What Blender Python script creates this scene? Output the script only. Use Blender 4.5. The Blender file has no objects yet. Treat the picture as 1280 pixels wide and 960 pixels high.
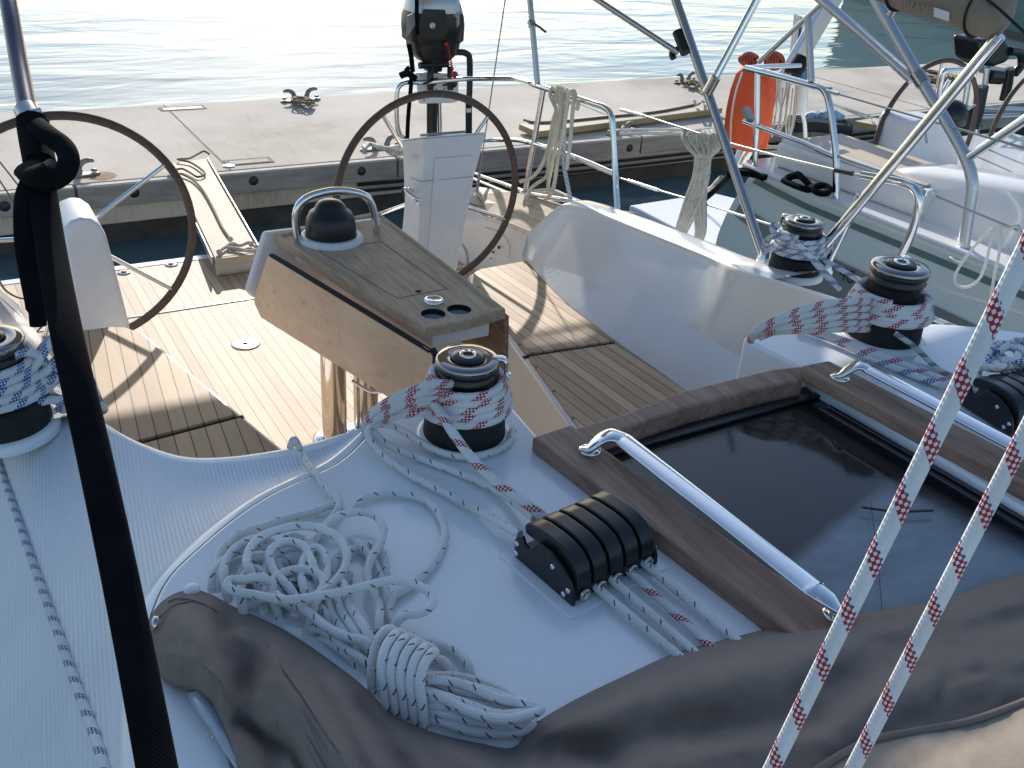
import bpy, math, random
from mathutils import Vector, Matrix
from mathutils.bvhtree import BVHTree
random.seed(7)
sc = bpy.context.scene
C = sc.collection
PI = math.pi
V = Vector

# ------------------------------------------------------------------ camera (solved from the symmetric pairs of the cockpit)
F, CX, CY, CZ, YAW, PITCH, ROLL = 1186.456, -1.17270, -0.89283, 2.03363, 0.565787, 0.501663, 0.075274
cy_, sy_, cp_, sp_ = math.cos(YAW), math.sin(YAW), math.cos(PITCH), math.sin(PITCH)
fw = V((sy_*cp_, cy_*cp_, -sp_)); rt0 = V((cy_, -sy_, 0)); up0 = rt0.cross(fw)
rt = rt0*math.cos(ROLL) + up0*math.sin(ROLL); upv = -rt0*math.sin(ROLL) + up0*math.cos(ROLL)
OC = V((CX, CY, CZ))

def ray(px, py):
    return rt*((px-640)/F) - upv*((py-480)/F) + fw
def at(px, py, x=None, y=None, z=None, d=None):
    """a point of the photograph put on a plane of the real place (x, y or z fixed) or at a depth"""
    D = ray(px, py)
    if z is not None: t = (z-CZ)/D.z
    elif y is not None: t = (y-CY)/D.y
    elif x is not None: t = (x-CX)/D.x
    else: t = d
    return OC + D*t
def at_plane(px, py, p0, n):
    D = ray(px, py); n = V(n)
    return OC + D*((V(p0)-OC).dot(n)/D.dot(n))

cam = bpy.data.cameras.new('camera'); camo = bpy.data.objects.new('camera', cam); C.objects.link(camo)
cam.sensor_width = 36; cam.lens = F/1280*36; cam.clip_end = 3000; cam.clip_start = 0.02
Mx = Matrix((rt, upv, -fw)).transposed().to_4x4(); Mx.translation = OC
camo.matrix_world = Mx
sc.camera = camo
sc.view_settings.view_transform = 'Standard'; sc.view_settings.look = 'None'; sc.view_settings.exposure = 0
sc.cycles.use_denoising = True
sc.cycles.max_bounces = 8; sc.cycles.sample_clamp_indirect = 6

# ------------------------------------------------------------------ light
SX, SY = -0.68, -2.06            # horizontal travel of the sunlight per metre of fall
sd = V((SX, SY, -1)).normalized()
SUN_EL = math.asin(-sd.z); az = math.atan2(-SX, -SY)
w = bpy.data.worlds.new('World'); sc.world = w; w.use_nodes = True
nt = w.node_tree; bg = nt.nodes['Background']
sk = nt.nodes.new('ShaderNodeTexSky'); sk.sky_type = 'NISHITA'; sk.sun_disc = False
sk.sun_elevation = SUN_EL; sk.sun_rotation = az
sk.air_density = 1.15; sk.dust_density = .8; sk.ozone_density = 3.0
nt.links.new(sk.outputs[0], bg.inputs[0]); bg.inputs[1].default_value = 0.18
sl = bpy.data.lights.new('sun', 'SUN'); sl.energy = 5.0; sl.angle = math.radians(0.5); sl.color = (1, 0.955, 0.895)
so = bpy.data.objects.new('sun', sl); C.objects.link(so)
so.rotation_euler = sd.to_track_quat('-Z', 'Y').to_euler()

# ------------------------------------------------------------------ materials
class N:
    def __init__(s, name):
        s.m = bpy.data.materials.new(name); s.m.use_nodes = True; s.t = s.m.node_tree
        s.b = s.t.nodes['Principled BSDF']
    def n(s, t, **k):
        x = s.t.nodes.new('ShaderNode'+t)
        for a, v in k.items(): setattr(x, a, v)
        return x
    def l(s, a, b): s.t.links.new(a, b)
    def inp(s, node, i, v):
        if hasattr(v, 'is_output') or isinstance(v, bpy.types.NodeSocket): s.l(v, node.inputs[i])
        else: node.inputs[i].default_value = v
    def math(s, op, a, b=0.0, c=0.0):
        x = s.n('Math', operation=op); s.inp(x, 0, a); s.inp(x, 1, b); s.inp(x, 2, c); return x.outputs[0]
    def obj(s, scale=(1, 1, 1), rot=0.0, uv=False):
        tc = s.n('TexCoord'); mp = s.n('Mapping'); s.l(tc.outputs['UV' if uv else 'Object'], mp.inputs[0])
        mp.inputs['Scale'].default_value = scale; mp.inputs['Rotation'].default_value = (0, 0, rot); return mp.outputs[0]
    def noise(s, vec, scale, detail=4, rough=.55, dist=0.0):
        x = s.n('TexNoise'); s.l(vec, x.inputs['Vector']); x.inputs['Scale'].default_value = scale
        x.inputs['Detail'].default_value = detail; x.inputs['Roughness'].default_value = rough; x.inputs['Distortion'].default_value = dist
        return x.outputs[0]
    def ramp(s, f, pts):
        x = s.n('ValToRGB'); s.l(f, x.inputs[0]); r = x.color_ramp
        while len(r.elements) < len(pts): r.elements.new(.5)
        for e, (p, c) in zip(r.elements, pts): e.position = p; e.color = (*c, 1)
        return x.outputs[0]
    def mix(s, f, a, b):
        x = s.n('Mix', data_type='RGBA'); s.inp(x, 0, f)
        s.inp(x, 6, a if not isinstance(a, tuple) else (*a, 1)); s.inp(x, 7, b if not isinstance(b, tuple) else (*b, 1)); return x.outputs[2]
    def bump(s, h, strength, dist):
        x = s.n('Bump'); s.l(h, x.inputs['Height']); x.inputs['Strength'].default_value = strength; x.inputs['Distance'].default_value = dist
        s.l(x.outputs[0], s.b.inputs['Normal']); return x
    def set(s, col=None, rough=None, metal=None, **k):
        if col is not None: s.inp(s.b, 'Base Color', (*col, 1) if isinstance(col, tuple) else col)
        if rough is not None: s.inp(s.b, 'Roughness', rough)
        if metal is not None: s.inp(s.b, 'Metallic', metal)
        for a, v in k.items(): s.inp(s.b, a.replace('_', ' '), v)
        return s.m

def plain(name, c1, c2=None, rough=.5, metal=0, scale=8, stretch=(1, 1, 1), bump=0, bdist=.002, rvar=.1, **k):
    s = N(name); v = s.obj(stretch); f = s.noise(v, scale)
    c2 = c2 or tuple(x*.85 for x in c1)
    col = s.ramp(f, [(.3, c2), (.7, c1)])
    f2 = s.noise(v, scale*3.7)
    r = s.math('MULTIPLY_ADD', f2, rvar, rough-rvar*.5)
    if bump: s.bump(s.noise(v, scale*6, 3), bump, bdist)
    return s.set(col, r, metal, **k)

def planks(name, w_, c1, c2, caulk, cf=.09, rot=0.0, off=0.0, rough=.6, grain=55):
    s = N(name); v = s.obj(rot=rot); sep = s.n('SeparateXYZ'); s.l(v, sep.inputs[0])
    u = s.math('ADD', s.math('DIVIDE', sep.outputs[0], w_), 100+off)
    idx = s.math('FLOOR', u); fr = s.math('FRACT', u)
    wn = s.n('TexWhiteNoise', noise_dimensions='1D'); s.l(idx, wn.inputs['W'])
    v2 = s.obj((1, .05, 1), rot); g = s.noise(v2, grain, 5, .6)
    big = s.noise(v, 3, 3)
    f = s.math('ADD', s.math('MULTIPLY', wn.outputs[0], .40), s.math('ADD', s.math('MULTIPLY', g, .55), s.math('MULTIPLY', big, .3)))
    col = s.ramp(f, [(.36, c2), (.84, c1)])
    ca = s.math('LESS_THAN', fr, cf)
    col = s.mix(ca, col, caulk)
    hgt = s.math('SUBTRACT', s.math('MULTIPLY', g, .25), s.math('MULTIPLY', ca, .5)); s.bump(hgt, .35, .002)
    return s.set(col, rough)

def wood(name, c1, c2, rough=.55, axis=(1, .08, 1), scale=40, bump=.25, spots=None):
    s = N(name); v = s.obj(axis); g = s.noise(v, scale, 6, .62, .4); b = s.noise(s.obj(), 5, 3)
    f = s.math('ADD', s.math('MULTIPLY', g, .7), s.math('MULTIPLY', b, .35))
    col = s.ramp(f, [(.35, c2), (.68, c1)])
    if spots:
        q = s.noise(s.obj((1, .55, 1)), 26, 4, .7); col = s.mix(s.ramp(q, [(.56, (0, 0, 0)), (.72, (1, 1, 1))]), col, spots)
    s.bump(g, bump, .0015)
    return s.set(col, rough)

def metal(name, c=(.75, .75, .74), rough=.12):
    s = N(name); f = s.noise(s.obj(), 14, 4)
    return s.set(c, s.math('MULTIPLY_ADD', f, .16, rough-.06), 1.0)

def rope(name, dia, base=(.74, .72, .67), fleck=None, kind='plain', period=3.4, duty=.5, second=None):
    """braided rope; UV.x runs along the rope in metres, UV.y round it"""
    s = N(name); tc = s.n('TexCoord'); sep = s.n('SeparateXYZ'); s.l(tc.outputs['UV'], sep.inputs[0])
    u = s.math('DIVIDE', sep.outputs[0], dia); v = sep.outputs[1]
    a = s.math('SINE', s.math('MULTIPLY', s.math('ADD', s.math('MULTIPLY', u, 1.5), s.math('MULTIPLY', v, 5)), 2*PI))
    b = s.math('SINE', s.math('MULTIPLY', s.math('SUBTRACT', s.math('MULTIPLY', u, 1.5), s.math('MULTIPLY', v, 5)), 2*PI))
    br = s.math('MULTIPLY', a, b)
    dirt = s.noise(s.obj(), 9, 4)
    col = s.ramp(dirt, [(.3, tuple(x*.80 for x in base)), (.65, base)])
    if fleck and kind == 'patch':
        t = s.math('FRACT', s.math('DIVIDE', s.math('ADD', u, s.math('MULTIPLY', v, period)), period))
        band = s.math('LESS_THAN', t, duty)
        chk = s.math('GREATER_THAN', br, -.12)
        m = s.math('MULTIPLY', band, chk)
        col = s.mix(m, col, fleck)
        if second:
            m2 = s.math('MULTIPLY', s.math('MULTIPLY', s.math('LESS_THAN', t, duty*1.12), s.math('GREATER_THAN', t, duty*.93)), s.math('GREATER_THAN', br, .3))
            col = s.mix(m2, col, second)
    elif fleck and kind == 'tick':
        uu = s.math('DIVIDE', u, period); t = s.math('FRACT', uu); wn = s.n('TexWhiteNoise', noise_dimensions='1D'); s.l(s.math('FLOOR', uu), wn.inputs['W'])
        vv = s.math('FRACT', s.math('SUBTRACT', s.math('ADD', s.math('MULTIPLY', v, 2.0), wn.outputs[0]), s.math('MULTIPLY', t, 1.4)))
        tk = s.math('MULTIPLY', s.math('LESS_THAN', t, duty*1.9), s.math('LESS_THAN', s.math('ABSOLUTE', s.math('SUBTRACT', vv, .5)), .075))
        col = s.mix(tk, col, fleck)
    elif kind == 'laid':
        st = s.math('SINE', s.math('MULTIPLY', s.math('ADD', s.math('MULTIPLY', u, .8), s.math('MULTIPLY', v, 3)), 2*PI))
        if fleck: col = s.mix(s.math('GREATER_THAN', st, .55), col, fleck)
        br = st
    s.bump(br, .5, dia*.05)
    return s.set(col, .8)

M = {}
def gelcoat(name, c1, c2, rough, dirt):
    s = N(name); v = s.obj(); a = s.noise(v, 2.6, 5, .6); b = s.noise(v, 46, 4, .7); sc2 = s.noise(s.obj((1, 14, 1), .6), 30, 2, .5)
    col = s.ramp(a, [(.32, c2), (.68, c1)])
    col = s.mix(s.ramp(b, [(.60, (0, 0, 0)), (.82, (.55, .55, .55))]), col, dirt)
    r = s.math('ADD', s.math('MULTIPLY_ADD', a, .18, rough-.09), s.math('MULTIPLY', sc2, .12))
    s.bump(s.math('ADD', s.noise(v, 5, 2), s.math('MULTIPLY', b, .06)), .12, .004)
    return s.set(col, r, 0, Coat_Weight=.25)
M['gel'] = gelcoat('gelcoat', (.82, .82, .815), (.76, .765, .76), .16, (.66, .65, .62))
M['gel2'] = gelcoat('gelcoat_warm', (.85, .82, .78), (.79, .76, .715), .12, (.68, .65, .6))
M['white'] = plain('white_plastic', (.78, .78, .77), (.72, .72, .71), rough=.35, scale=9)
def nonskid():
    s = N('nonskid_gelcoat'); v = s.obj(rot=.12); sep = s.n('SeparateXYZ'); s.l(v, sep.inputs[0])
    st = s.math('SINE', s.math('MULTIPLY', sep.outputs[0], 2*PI/.0068)); s2 = s.math('SINE', s.math('MULTIPLY', sep.outputs[1], 2*PI/.02))
    f = s.noise(s.obj(), 5)
    h = s.math('ADD', st, s.math('MULTIPLY', s2, .25))
    col = s.mix(s.math('MULTIPLY_ADD', h, .10, .15), s.ramp(f, [(.3, (.71, .72, .73)), (.7, (.78, .785, .79))]), (.55, .58, .62))
    s.bump(h, .35, .0015); return s.set(col, .5)
M['nonskid'] = nonskid()
M['sole'] = planks('teak_sole', .047, (.65, .475, .30), (.40, .265, .155), (.10, .075, .055), .07)
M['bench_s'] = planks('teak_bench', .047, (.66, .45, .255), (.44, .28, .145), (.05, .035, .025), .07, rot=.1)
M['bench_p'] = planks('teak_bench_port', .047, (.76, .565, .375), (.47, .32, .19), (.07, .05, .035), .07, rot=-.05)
M['teakside'] = planks('teak_side', .05, (.68, .54, .39), (.52, .39, .27), (.3, .24, .18), .05)
M['table'] = wood('weathered_teak', (.60, .44, .295), (.32, .22, .14), .65, scale=70)
M['frame'] = wood('weathered_teak_dark', (.44, .265, .18), (.175, .10, .068), .62, scale=75)
M['leaf'] = wood('varnished_leaf', (.86, .60, .385), (.68, .44, .26), .38, axis=(1, .4, 1), scale=16, bump=.08, spots=(.60, .37, .215))
M['chrome'] = metal('polished_steel', (.80, .80, .79), .09)
M['steel'] = metal('brushed_steel', (.50, .47, .44), .16)
M['poledark'] = metal('dark_steel', (.10, .095, .11), .3)
M['alu'] = metal('dull_aluminium', (.62, .62, .62), .4)
M['blk'] = plain('black_plastic', (.014, .014, .015), (.008, .008, .009), rough=.32, scale=20, rvar=.2)
M['blkmat'] = plain('black_rubber', (.012, .012, .013), (.007, .007, .008), rough=.75, scale=40)
def webbing():
    s = N('black_webbing'); tc = s.n('TexCoord'); sep = s.n('SeparateXYZ'); s.l(tc.outputs['UV'], sep.inputs[0])
    a = s.math('MULTIPLY', s.math('SINE', s.math('MULTIPLY', sep.outputs[0], 2*PI/.0045)), s.math('SINE', s.math('MULTIPLY', sep.outputs[1], 2*PI*26)))
    f = s.noise(s.obj(), 25, 4)
    col = s.mix(s.math('MULTIPLY_ADD', a, .12, .3), s.ramp(f, [(.3, (.005, .0045, .0056)), (.7, (.010, .009, .011))]), (.0025, .0025, .003))
    s.bump(a, .25, .0004); return s.set(col, .95, 0, Specular_IOR_Level=.12)
M['web'] = webbing()
M['rim'] = wood('leather_rim', (.115, .075, .06), (.06, .038, .03), .65, axis=(1, 1, 1), scale=60)
def acrylic():
    s = N('smoked_acrylic'); tc = s.n('TexCoord'); sep = s.n('SeparateXYZ'); s.l(tc.outputs['Object'], sep.inputs[0])
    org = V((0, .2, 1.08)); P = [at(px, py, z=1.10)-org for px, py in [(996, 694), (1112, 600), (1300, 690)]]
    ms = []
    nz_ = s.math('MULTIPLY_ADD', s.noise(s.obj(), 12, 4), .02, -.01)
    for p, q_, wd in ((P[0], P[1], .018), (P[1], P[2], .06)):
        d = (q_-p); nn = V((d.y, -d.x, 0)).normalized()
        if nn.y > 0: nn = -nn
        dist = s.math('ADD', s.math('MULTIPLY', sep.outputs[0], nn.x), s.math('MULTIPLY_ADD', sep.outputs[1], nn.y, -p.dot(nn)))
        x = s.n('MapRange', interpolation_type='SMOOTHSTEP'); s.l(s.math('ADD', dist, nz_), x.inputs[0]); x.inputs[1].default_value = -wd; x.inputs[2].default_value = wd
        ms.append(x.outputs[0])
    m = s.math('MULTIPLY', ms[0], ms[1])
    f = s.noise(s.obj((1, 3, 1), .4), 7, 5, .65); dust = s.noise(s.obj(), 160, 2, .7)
    refl_col = s.ramp(f, [(.3, (.15, .175, .20)), (.7, (.235, .265, .295))])  # blue-grey reflection painted into the panel colour inside the mask
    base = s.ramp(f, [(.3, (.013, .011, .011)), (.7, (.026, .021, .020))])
    col = s.mix(m, base, refl_col); col = s.mix(s.ramp(dust, [(.66, (0, 0, 0)), (.8, (.12, .12, .12))]), col, (.4, .4, .4))
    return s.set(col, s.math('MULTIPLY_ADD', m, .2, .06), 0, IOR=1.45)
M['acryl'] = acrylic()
M['acryl2'] = plain('grey_acrylic', (.115, .132, .15), (.065, .078, .092), rough=.22, scale=4, IOR=1.7)
M['dark'] = plain('dark_interior', (.015, .011, .009), rough=.6)
M['greyp'] = plain('grey_plastic', (.33, .34, .36), (.27, .28, .30), rough=.4)
M['silver'] = plain('silver_paint', (.55, .56, .58), (.48, .49, .5), rough=.28, metal=.5, scale=10)
M['red'] = plain('red_plastic', (.5, .02, .02), rough=.4)
def canvas(name, c1, c2):
    s = N(name); v = s.obj(); a = s.noise(v, 6, 6, .65); f = s.noise(v, 90, 3, .7)
    sep = s.n('SeparateXYZ'); s.l(v, sep.inputs[0])
    wv = s.math('ADD', s.math('SINE', s.math('MULTIPLY', s.math('ADD', sep.outputs[0], sep.outputs[2]), 2*PI/.0021)), s.math('SINE', s.math('MULTIPLY', s.math('SUBTRACT', sep.outputs[1], sep.outputs[2]), 2*PI/.0021)))
    col = s.ramp(s.math('ADD', s.math('MULTIPLY', a, .75), s.math('MULTIPLY', f, .25)), [(.34, c2), (.66, c1)])
    f2 = s.noise(v, 420, 2, .6)
    col = s.mix(s.math('MULTIPLY', f2, .35), col, tuple(x*.55 for x in c2))
    s.bump(s.math('ADD', s.math('MULTIPLY', f2, .6), s.math('MULTIPLY', f, 1.0)), .35, .0009)
    return s.set(col, .95, 0, Specular_IOR_Level=.12, Sheen_Weight=.12)
M['canvas'] = canvas('taupe_canvas', (.265, .208, .172), (.20, .156, .129))
M['canvas2'] = canvas('tan_canvas', (.44, .345, .265), (.36, .28, .21))
M['canvas3'] = canvas('brown_canvas', (.36, .285, .215), (.27, .21, .155))
def shade_cloth():
    s = N('added_awning_canvas'); tr = s.n('BsdfTranslucent'); tr.inputs[0].default_value = (.62, .58, .52, 1); mx = s.n('MixShader'); mx.inputs[0].default_value = .4
    s.set(s.ramp(s.noise(s.obj(), 9), [(.3, (.55, .5, .44)), (.7, (.62, .57, .5))]), .9)
    out = s.t.nodes['Material Output']; s.l(s.b.outputs[0], mx.inputs[1]); s.l(tr.outputs[0], mx.inputs[2]); s.l(mx.outputs[0], out.inputs[0]); return s.m
M['shade_cloth'] = shade_cloth()
M['vinyl'] = plain('clear_vinyl', (.62, .68, .74), (.5, .56, .62), rough=.08, scale=8, Transmission_Weight=.35)
def concrete():
    s = N('brushed_concrete'); v = s.obj(); b = s.noise(v, 1.1, 5); f = s.noise(s.obj((1, 1, 1)), 120, 3, .8); st = s.noise(s.obj((9, .35, 1), .55), 9, 3)
    k = s.math('ADD', s.math('MULTIPLY', b, .55), s.math('ADD', s.math('MULTIPLY', f, .3), s.math('MULTIPLY', st, .22)))
    col = s.ramp(k, [(.34, (.30, .255, .205)), (.52, (.56, .485, .395)), (.7, (.68, .60, .505))])
    s.bump(s.math('ADD', f, st), .5, .004); return s.set(col, .9)
M['conc'] = concrete()
M['concw'] = plain('wet_concrete', (.085, .08, .07), (.03, .028, .025), rough=.8, scale=5, bump=.5, bdist=.01)
M['timberl'] = plain('sunlit_edge_timber', (.62, .58, .50), (.50, .46, .39), rough=.85, scale=14)
M['timber'] = wood('weathered_timber', (.36, .33, .295), (.20, .18, .16), .85, axis=(.12, 1, 1), scale=24, bump=.5)
M['board'] = wood('plywood_board', (.66, .54, .40), (.52, .40, .28), .7, axis=(.3, .3, 1), scale=14)
M['yellow'] = plain('yellow_edge', (.36, .30, .13), rough=.7)
M['galv'] = plain('galvanised_iron', (.33, .32, .29), (.20, .19, .17), rough=.6, metal=.35, scale=20)
M['rust'] = plain('rust_stain', (.30, .15, .07), (.38, .30, .23), rough=.95, scale=24)
M['orange'] = plain('orange_fabric', (.92, .12, .02), (.78, .085, .015), rough=.55, scale=6, bump=.3, bdist=.004)
M['orangec'] = plain('orange_cord', (.48, .10, .04), (.36, .07, .03), rough=.7, scale=20)
M['pale'] = plain('pale_fender', (.58, .54, .45), (.48, .44, .36), rough=.5)
M['nhull'] = plain('grey_green_hull', (.73, .765, .74), (.67, .71, .685), rough=.2, scale=2, Coat_Weight=.3)
M['nstripe'] = plain('dark_green_stripe', (.13, .20, .19), rough=.3)
M['nband'] = plain('shaded_hull_band', (.24, .25, .245), (.21, .22, .215), rough=.3)
M['cap'] = metal('smoked_steel', (.30, .275, .26), .10)
M['pale_blue'] = plain('pale_blue_cloth', (.42, .54, .64), (.25, .38, .5), rough=.8)
M['ink'] = plain('dark_lettering', (.03, .035, .04), rough=.5)
M['pinktxt'] = plain('faint_red_print', (.6, .38, .36), rough=.5)
M['blue'] = plain('blue_fabric', (.10, .22, .42), rough=.8)
M['ship'] = plain('teal_hull', (.035, .16, .165), (.03, .13, .14), rough=.3, scale=.5)
M['shipw'] = plain('ship_white', (.6, .62, .62), rough=.4, scale=.5)
M['wire'] = metal('wire_rope', (.42, .42, .40), .35)
RED, BLU, BLK = (.40, .022, .035), (.04, .10, .30), (.03, .035, .06)
M['r_fore'] = rope('halyard_red_fleck', .0155, (.80, .79, .78), RED, 'patch', 3.3, .33, BLU)
M['r_red'] = rope('rope_red_fleck', .017, (.72, .71, .69), RED, 'patch', 3.4, .31)
M['r_blu'] = rope('rope_blue_fleck', .017, (.72, .72, .71), BLU, 'patch', 3.0, .36)
M['r_grn'] = rope('rope_green_fleck', .013, (.68, .69, .66), (.03, .09, .07), 'patch', 3.0, .42)
M['r_tick'] = rope('rope_dark_tick', .0135, (.80, .78, .74), (.10, .10, .125), 'tick', 2.3, .12)
M['r_wht'] = rope('rope_plain_white', .012, (.76, .73, .64))
M['r_crm'] = rope('rope_cream_laid', .02, (.72, .66, .53), None, 'laid')
M['r_gry'] = rope('rope_grey_weathered', .022, (.62, .585, .50), (.38, .35, .29), 'tick', 2.0, .22)
M['r_bw'] = rope('rope_blue_white_laid', .018, (.62, .64, .66), (.22, .32, .45), 'laid')
M['r_brn'] = rope('rope_brown_thin', .006, (.20, .16, .075))

# ------------------------------------------------------------------ mesh builder
def catmull(pts, n=8, closed=False):
    pts = [V(p) for p in pts]
    if len(pts) < 3 and not closed: return pts
    out = []; L = len(pts)
    for i in range(L if closed else L-1):
        if closed: p0, p1, p2, p3 = pts[(i-1) % L], pts[i], pts[(i+1) % L], pts[(i+2) % L]
        else: p0, p1, p2, p3 = pts[max(i-1, 0)], pts[i], pts[i+1], pts[min(i+2, L-1)]
        for k in range(n):
            t = k/n
            out.append(.5*((2*p1)+(p2-p0)*t+(2*p0-5*p1+4*p2-p3)*t*t+(3*p1-p0-3*p2+p3)*t**3))
    if not closed: out.append(pts[-1])
    return out

class MB:
    def __init__(s): s.v = []; s.f = []; s.uv = []; s.sm = []
    def add(s, vs, fs, smooth=False, uvs=None):
        b = len(s.v); s.v += [V(p) for p in vs]
        for i, f in enumerate(fs):
            s.f.append([b+k for k in f]); s.sm.append(smooth); s.uv.append(uvs[i] if uvs else None)
        return s
    def box(s, a, b):
        (x0, y0, z0), (x1, y1, z1) = a, b
        x0, x1 = min(x0, x1), max(x0, x1); y0, y1 = min(y0, y1), max(y0, y1); z0, z1 = min(z0, z1), max(z0, z1)
        return s.add([(x0,y0,z0),(x1,y0,z0),(x1,y1,z0),(x0,y1,z0),(x0,y0,z1),(x1,y0,z1),(x1,y1,z1),(x0,y1,z1)],
            [(0,3,2,1),(4,5,6,7),(0,1,5,4),(1,2,6,5),(2,3,7,6),(3,0,4,7)])
    def prism(s, poly, vec, smooth=False):
        """extrude a 3-D polygon along vec, both ends closed"""
        poly = [V(p) for p in poly]; vec = V(vec); n = len(poly)
        nrm = V((0, 0, 0))
        for i in range(n): nrm += poly[i].cross(poly[(i+1) % n])
        if nrm.dot(vec) > 0: poly = poly[::-1]
        vs = poly+[p+vec for p in poly]
        return s.add(vs, [tuple(range(n)), tuple(range(2*n-1, n-1, -1))]+[(i, n+i, n+(i+1) % n, (i+1) % n) for i in range(n)], smooth)
    def tube(s, path, r, n=10, closed=False, flat=None, caps=True, res=None):
        P = [V(p) for p in path]
        if res: P = catmull(P, res, closed)
        Q = [P[0]]
        for p in P[1:]:
            if (p-Q[-1]).length > 1e-5: Q.append(p)
        if closed and (Q[0]-Q[-1]).length < 1e-5: Q.pop()
        P = Q; L = len(P)
        if L < 2: return s
        T = []
        for i in range(L):
            a = P[(i-1) % L] if (closed or i > 0) else P[i]; b = P[(i+1) % L] if (closed or i < L-1) else P[i]
            T.append((b-a).normalized() if (b-a).length > 1e-9 else V((0, 0, 1)))
        up = V((0, 0, 1)) if abs(T[0].z) < .9 else V((0, 1, 0))
        nx = T[0].cross(up).normalized()
        rings = []; u = 0; us = []
        for i in range(L):
            if i: u += (P[i]-P[i-1]).length
            us.append(u)
            nx = (nx-T[i]*nx.dot(T[i]))
            if flat is not None:
                k = T[i].cross(V(flat))
                if k.length > .1: nx = k
            nx.normalize(); ny = T[i].cross(nx)
            rr = r[i*len(r)//L] if isinstance(r, (list,)) else r
            ra, rb = rr if isinstance(rr, tuple) else (rr, rr)
            rings.append([P[i]+nx*(ra*math.cos(2*PI*k/n))+ny*(rb*math.sin(2*PI*k/n)) for k in range(n)])
        b = len(s.v); vs = [p for R_ in rings for p in R_]; fs = []; uvs = []
        for i in range(L if closed else L-1):
            j = (i+1) % L; u0 = us[i]; u1 = us[j] if j else us[i]+(P[0]-P[-1]).length
            for k in range(n):
                q = (k+1) % n
                fs.append((i*n+k, i*n+q, j*n+q, j*n+k)); uvs.append([(u0, k/n), (u0, (k+1)/n), (u1, (k+1)/n), (u1, k/n)])
        s.add(vs, fs, True, uvs)
        if caps and not closed:
            s.add(rings[0], [tuple(range(n-1, -1, -1))]); s.add(rings[-1], [tuple(range(n))])
        return s
    def lathe(s, prof, origin=(0, 0, 0), n=32, axis=(0, 0, 1), caps=True, smooth=True):
        """revolve (radius, height) pairs about an axis"""
        o = V(origin); ax = V(axis).normalized(); e1 = ax.orthogonal().normalized(); e2 = ax.cross(e1)
        vs = []; L = len(prof)
        for r, h in prof:
            for k in range(n):
                a = 2*PI*k/n; vs.append(o+ax*h+e1*(r*math.cos(a))+e2*(r*math.sin(a)))
        fs = [(i*n+k, i*n+(k+1) % n, (i+1)*n+(k+1) % n, (i+1)*n+k) for i in range(L-1) for k in range(n)]
        s.add(vs, fs, smooth)
        if caps:
            if prof[0][0] > 1e-6: s.add(vs[:n], [tuple(range(n-1, -1, -1))])
            if prof[-1][0] > 1e-6: s.add(vs[-n:], [tuple(range(n))])
        return s
    def loft(s, rows, smooth=True, closed_u=False, flip=False):
        """rows of equal length -> sheet"""
        n = len(rows[0]); vs = [V(p) for r_ in rows for p in r_]; fs = []; uvs = []
        for i in range(len(rows)-1):
            for k in range(n if closed_u else n-1):
                q = (k+1) % n
                f = (i*n+k, i*n+q, (i+1)*n+q, (i+1)*n+k)
                fs.append(f[::-1] if flip else f)
        return s.add(vs, fs, smooth)
    def sphere(s, c, r, sc_=(1, 1, 1), n=20, m=12, z0=-1.0):
        c = V(c); prof = []
        rows = []
        a0 = math.asin(max(-1, z0))
        for i in range(m+1):
            a = a0+(PI/2-a0)*i/m
            rows.append([c+V((r*sc_[0]*math.cos(a)*math.cos(2*PI*k/n), r*sc_[1]*math.cos(a)*math.sin(2*PI*k/n), r*sc_[2]*math.sin(a))) for k in range(n)])
        return s.loft(rows, True, True)
    def build(s, name, mat, parent=None, bevel=0, kind=None, weld=False, solid=0, sub=0, seg=2):
        org = V((0, 0, 0)); q = parent
        while q is not None: org += q.location; q = q.parent
        me = bpy.data.meshes.new(name)
        me.from_pydata([p-org for p in s.v], [], s.f)
        uvl = me.uv_layers.new(name='UVMap'); d = uvl.data
        for p, u in zip(me.polygons, s.uv):
            if u:
                for li, c in zip(p.loop_indices, u): d[li].uv = c
        me.polygons.foreach_set('use_smooth', s.sm)
        if weld:
            import bmesh
            bm = bmesh.new(); bm.from_mesh(me); bmesh.ops.remove_doubles(bm, verts=bm.verts, dist=1e-4); bmesh.ops.recalc_face_normals(bm, faces=bm.faces); bm.to_mesh(me); bm.free()
        me.materials.append(mat); me.update()
        o = bpy.data.objects.new(name, me); C.objects.link(o)
        if parent: o.parent = parent
        if solid: m = o.modifiers.new('thick', 'SOLIDIFY'); m.thickness = solid; m.offset = -1
        if bevel:
            for p in me.polygons: p.use_smooth = True
            m = o.modifiers.new('bevel', 'BEVEL'); m.width = bevel; m.segments = seg; m.limit_method = 'ANGLE'; m.angle_limit = math.radians(35); m.harden_normals = True
        if sub: m = o.modifiers.new('sub', 'SUBSURF'); m.levels = sub; m.render_levels = sub
        if kind: o['kind'] = kind
        return o
    def bvh(s): return BVHTree.FromPolygons([tuple(p) for p in s.v], s.f)

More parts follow.
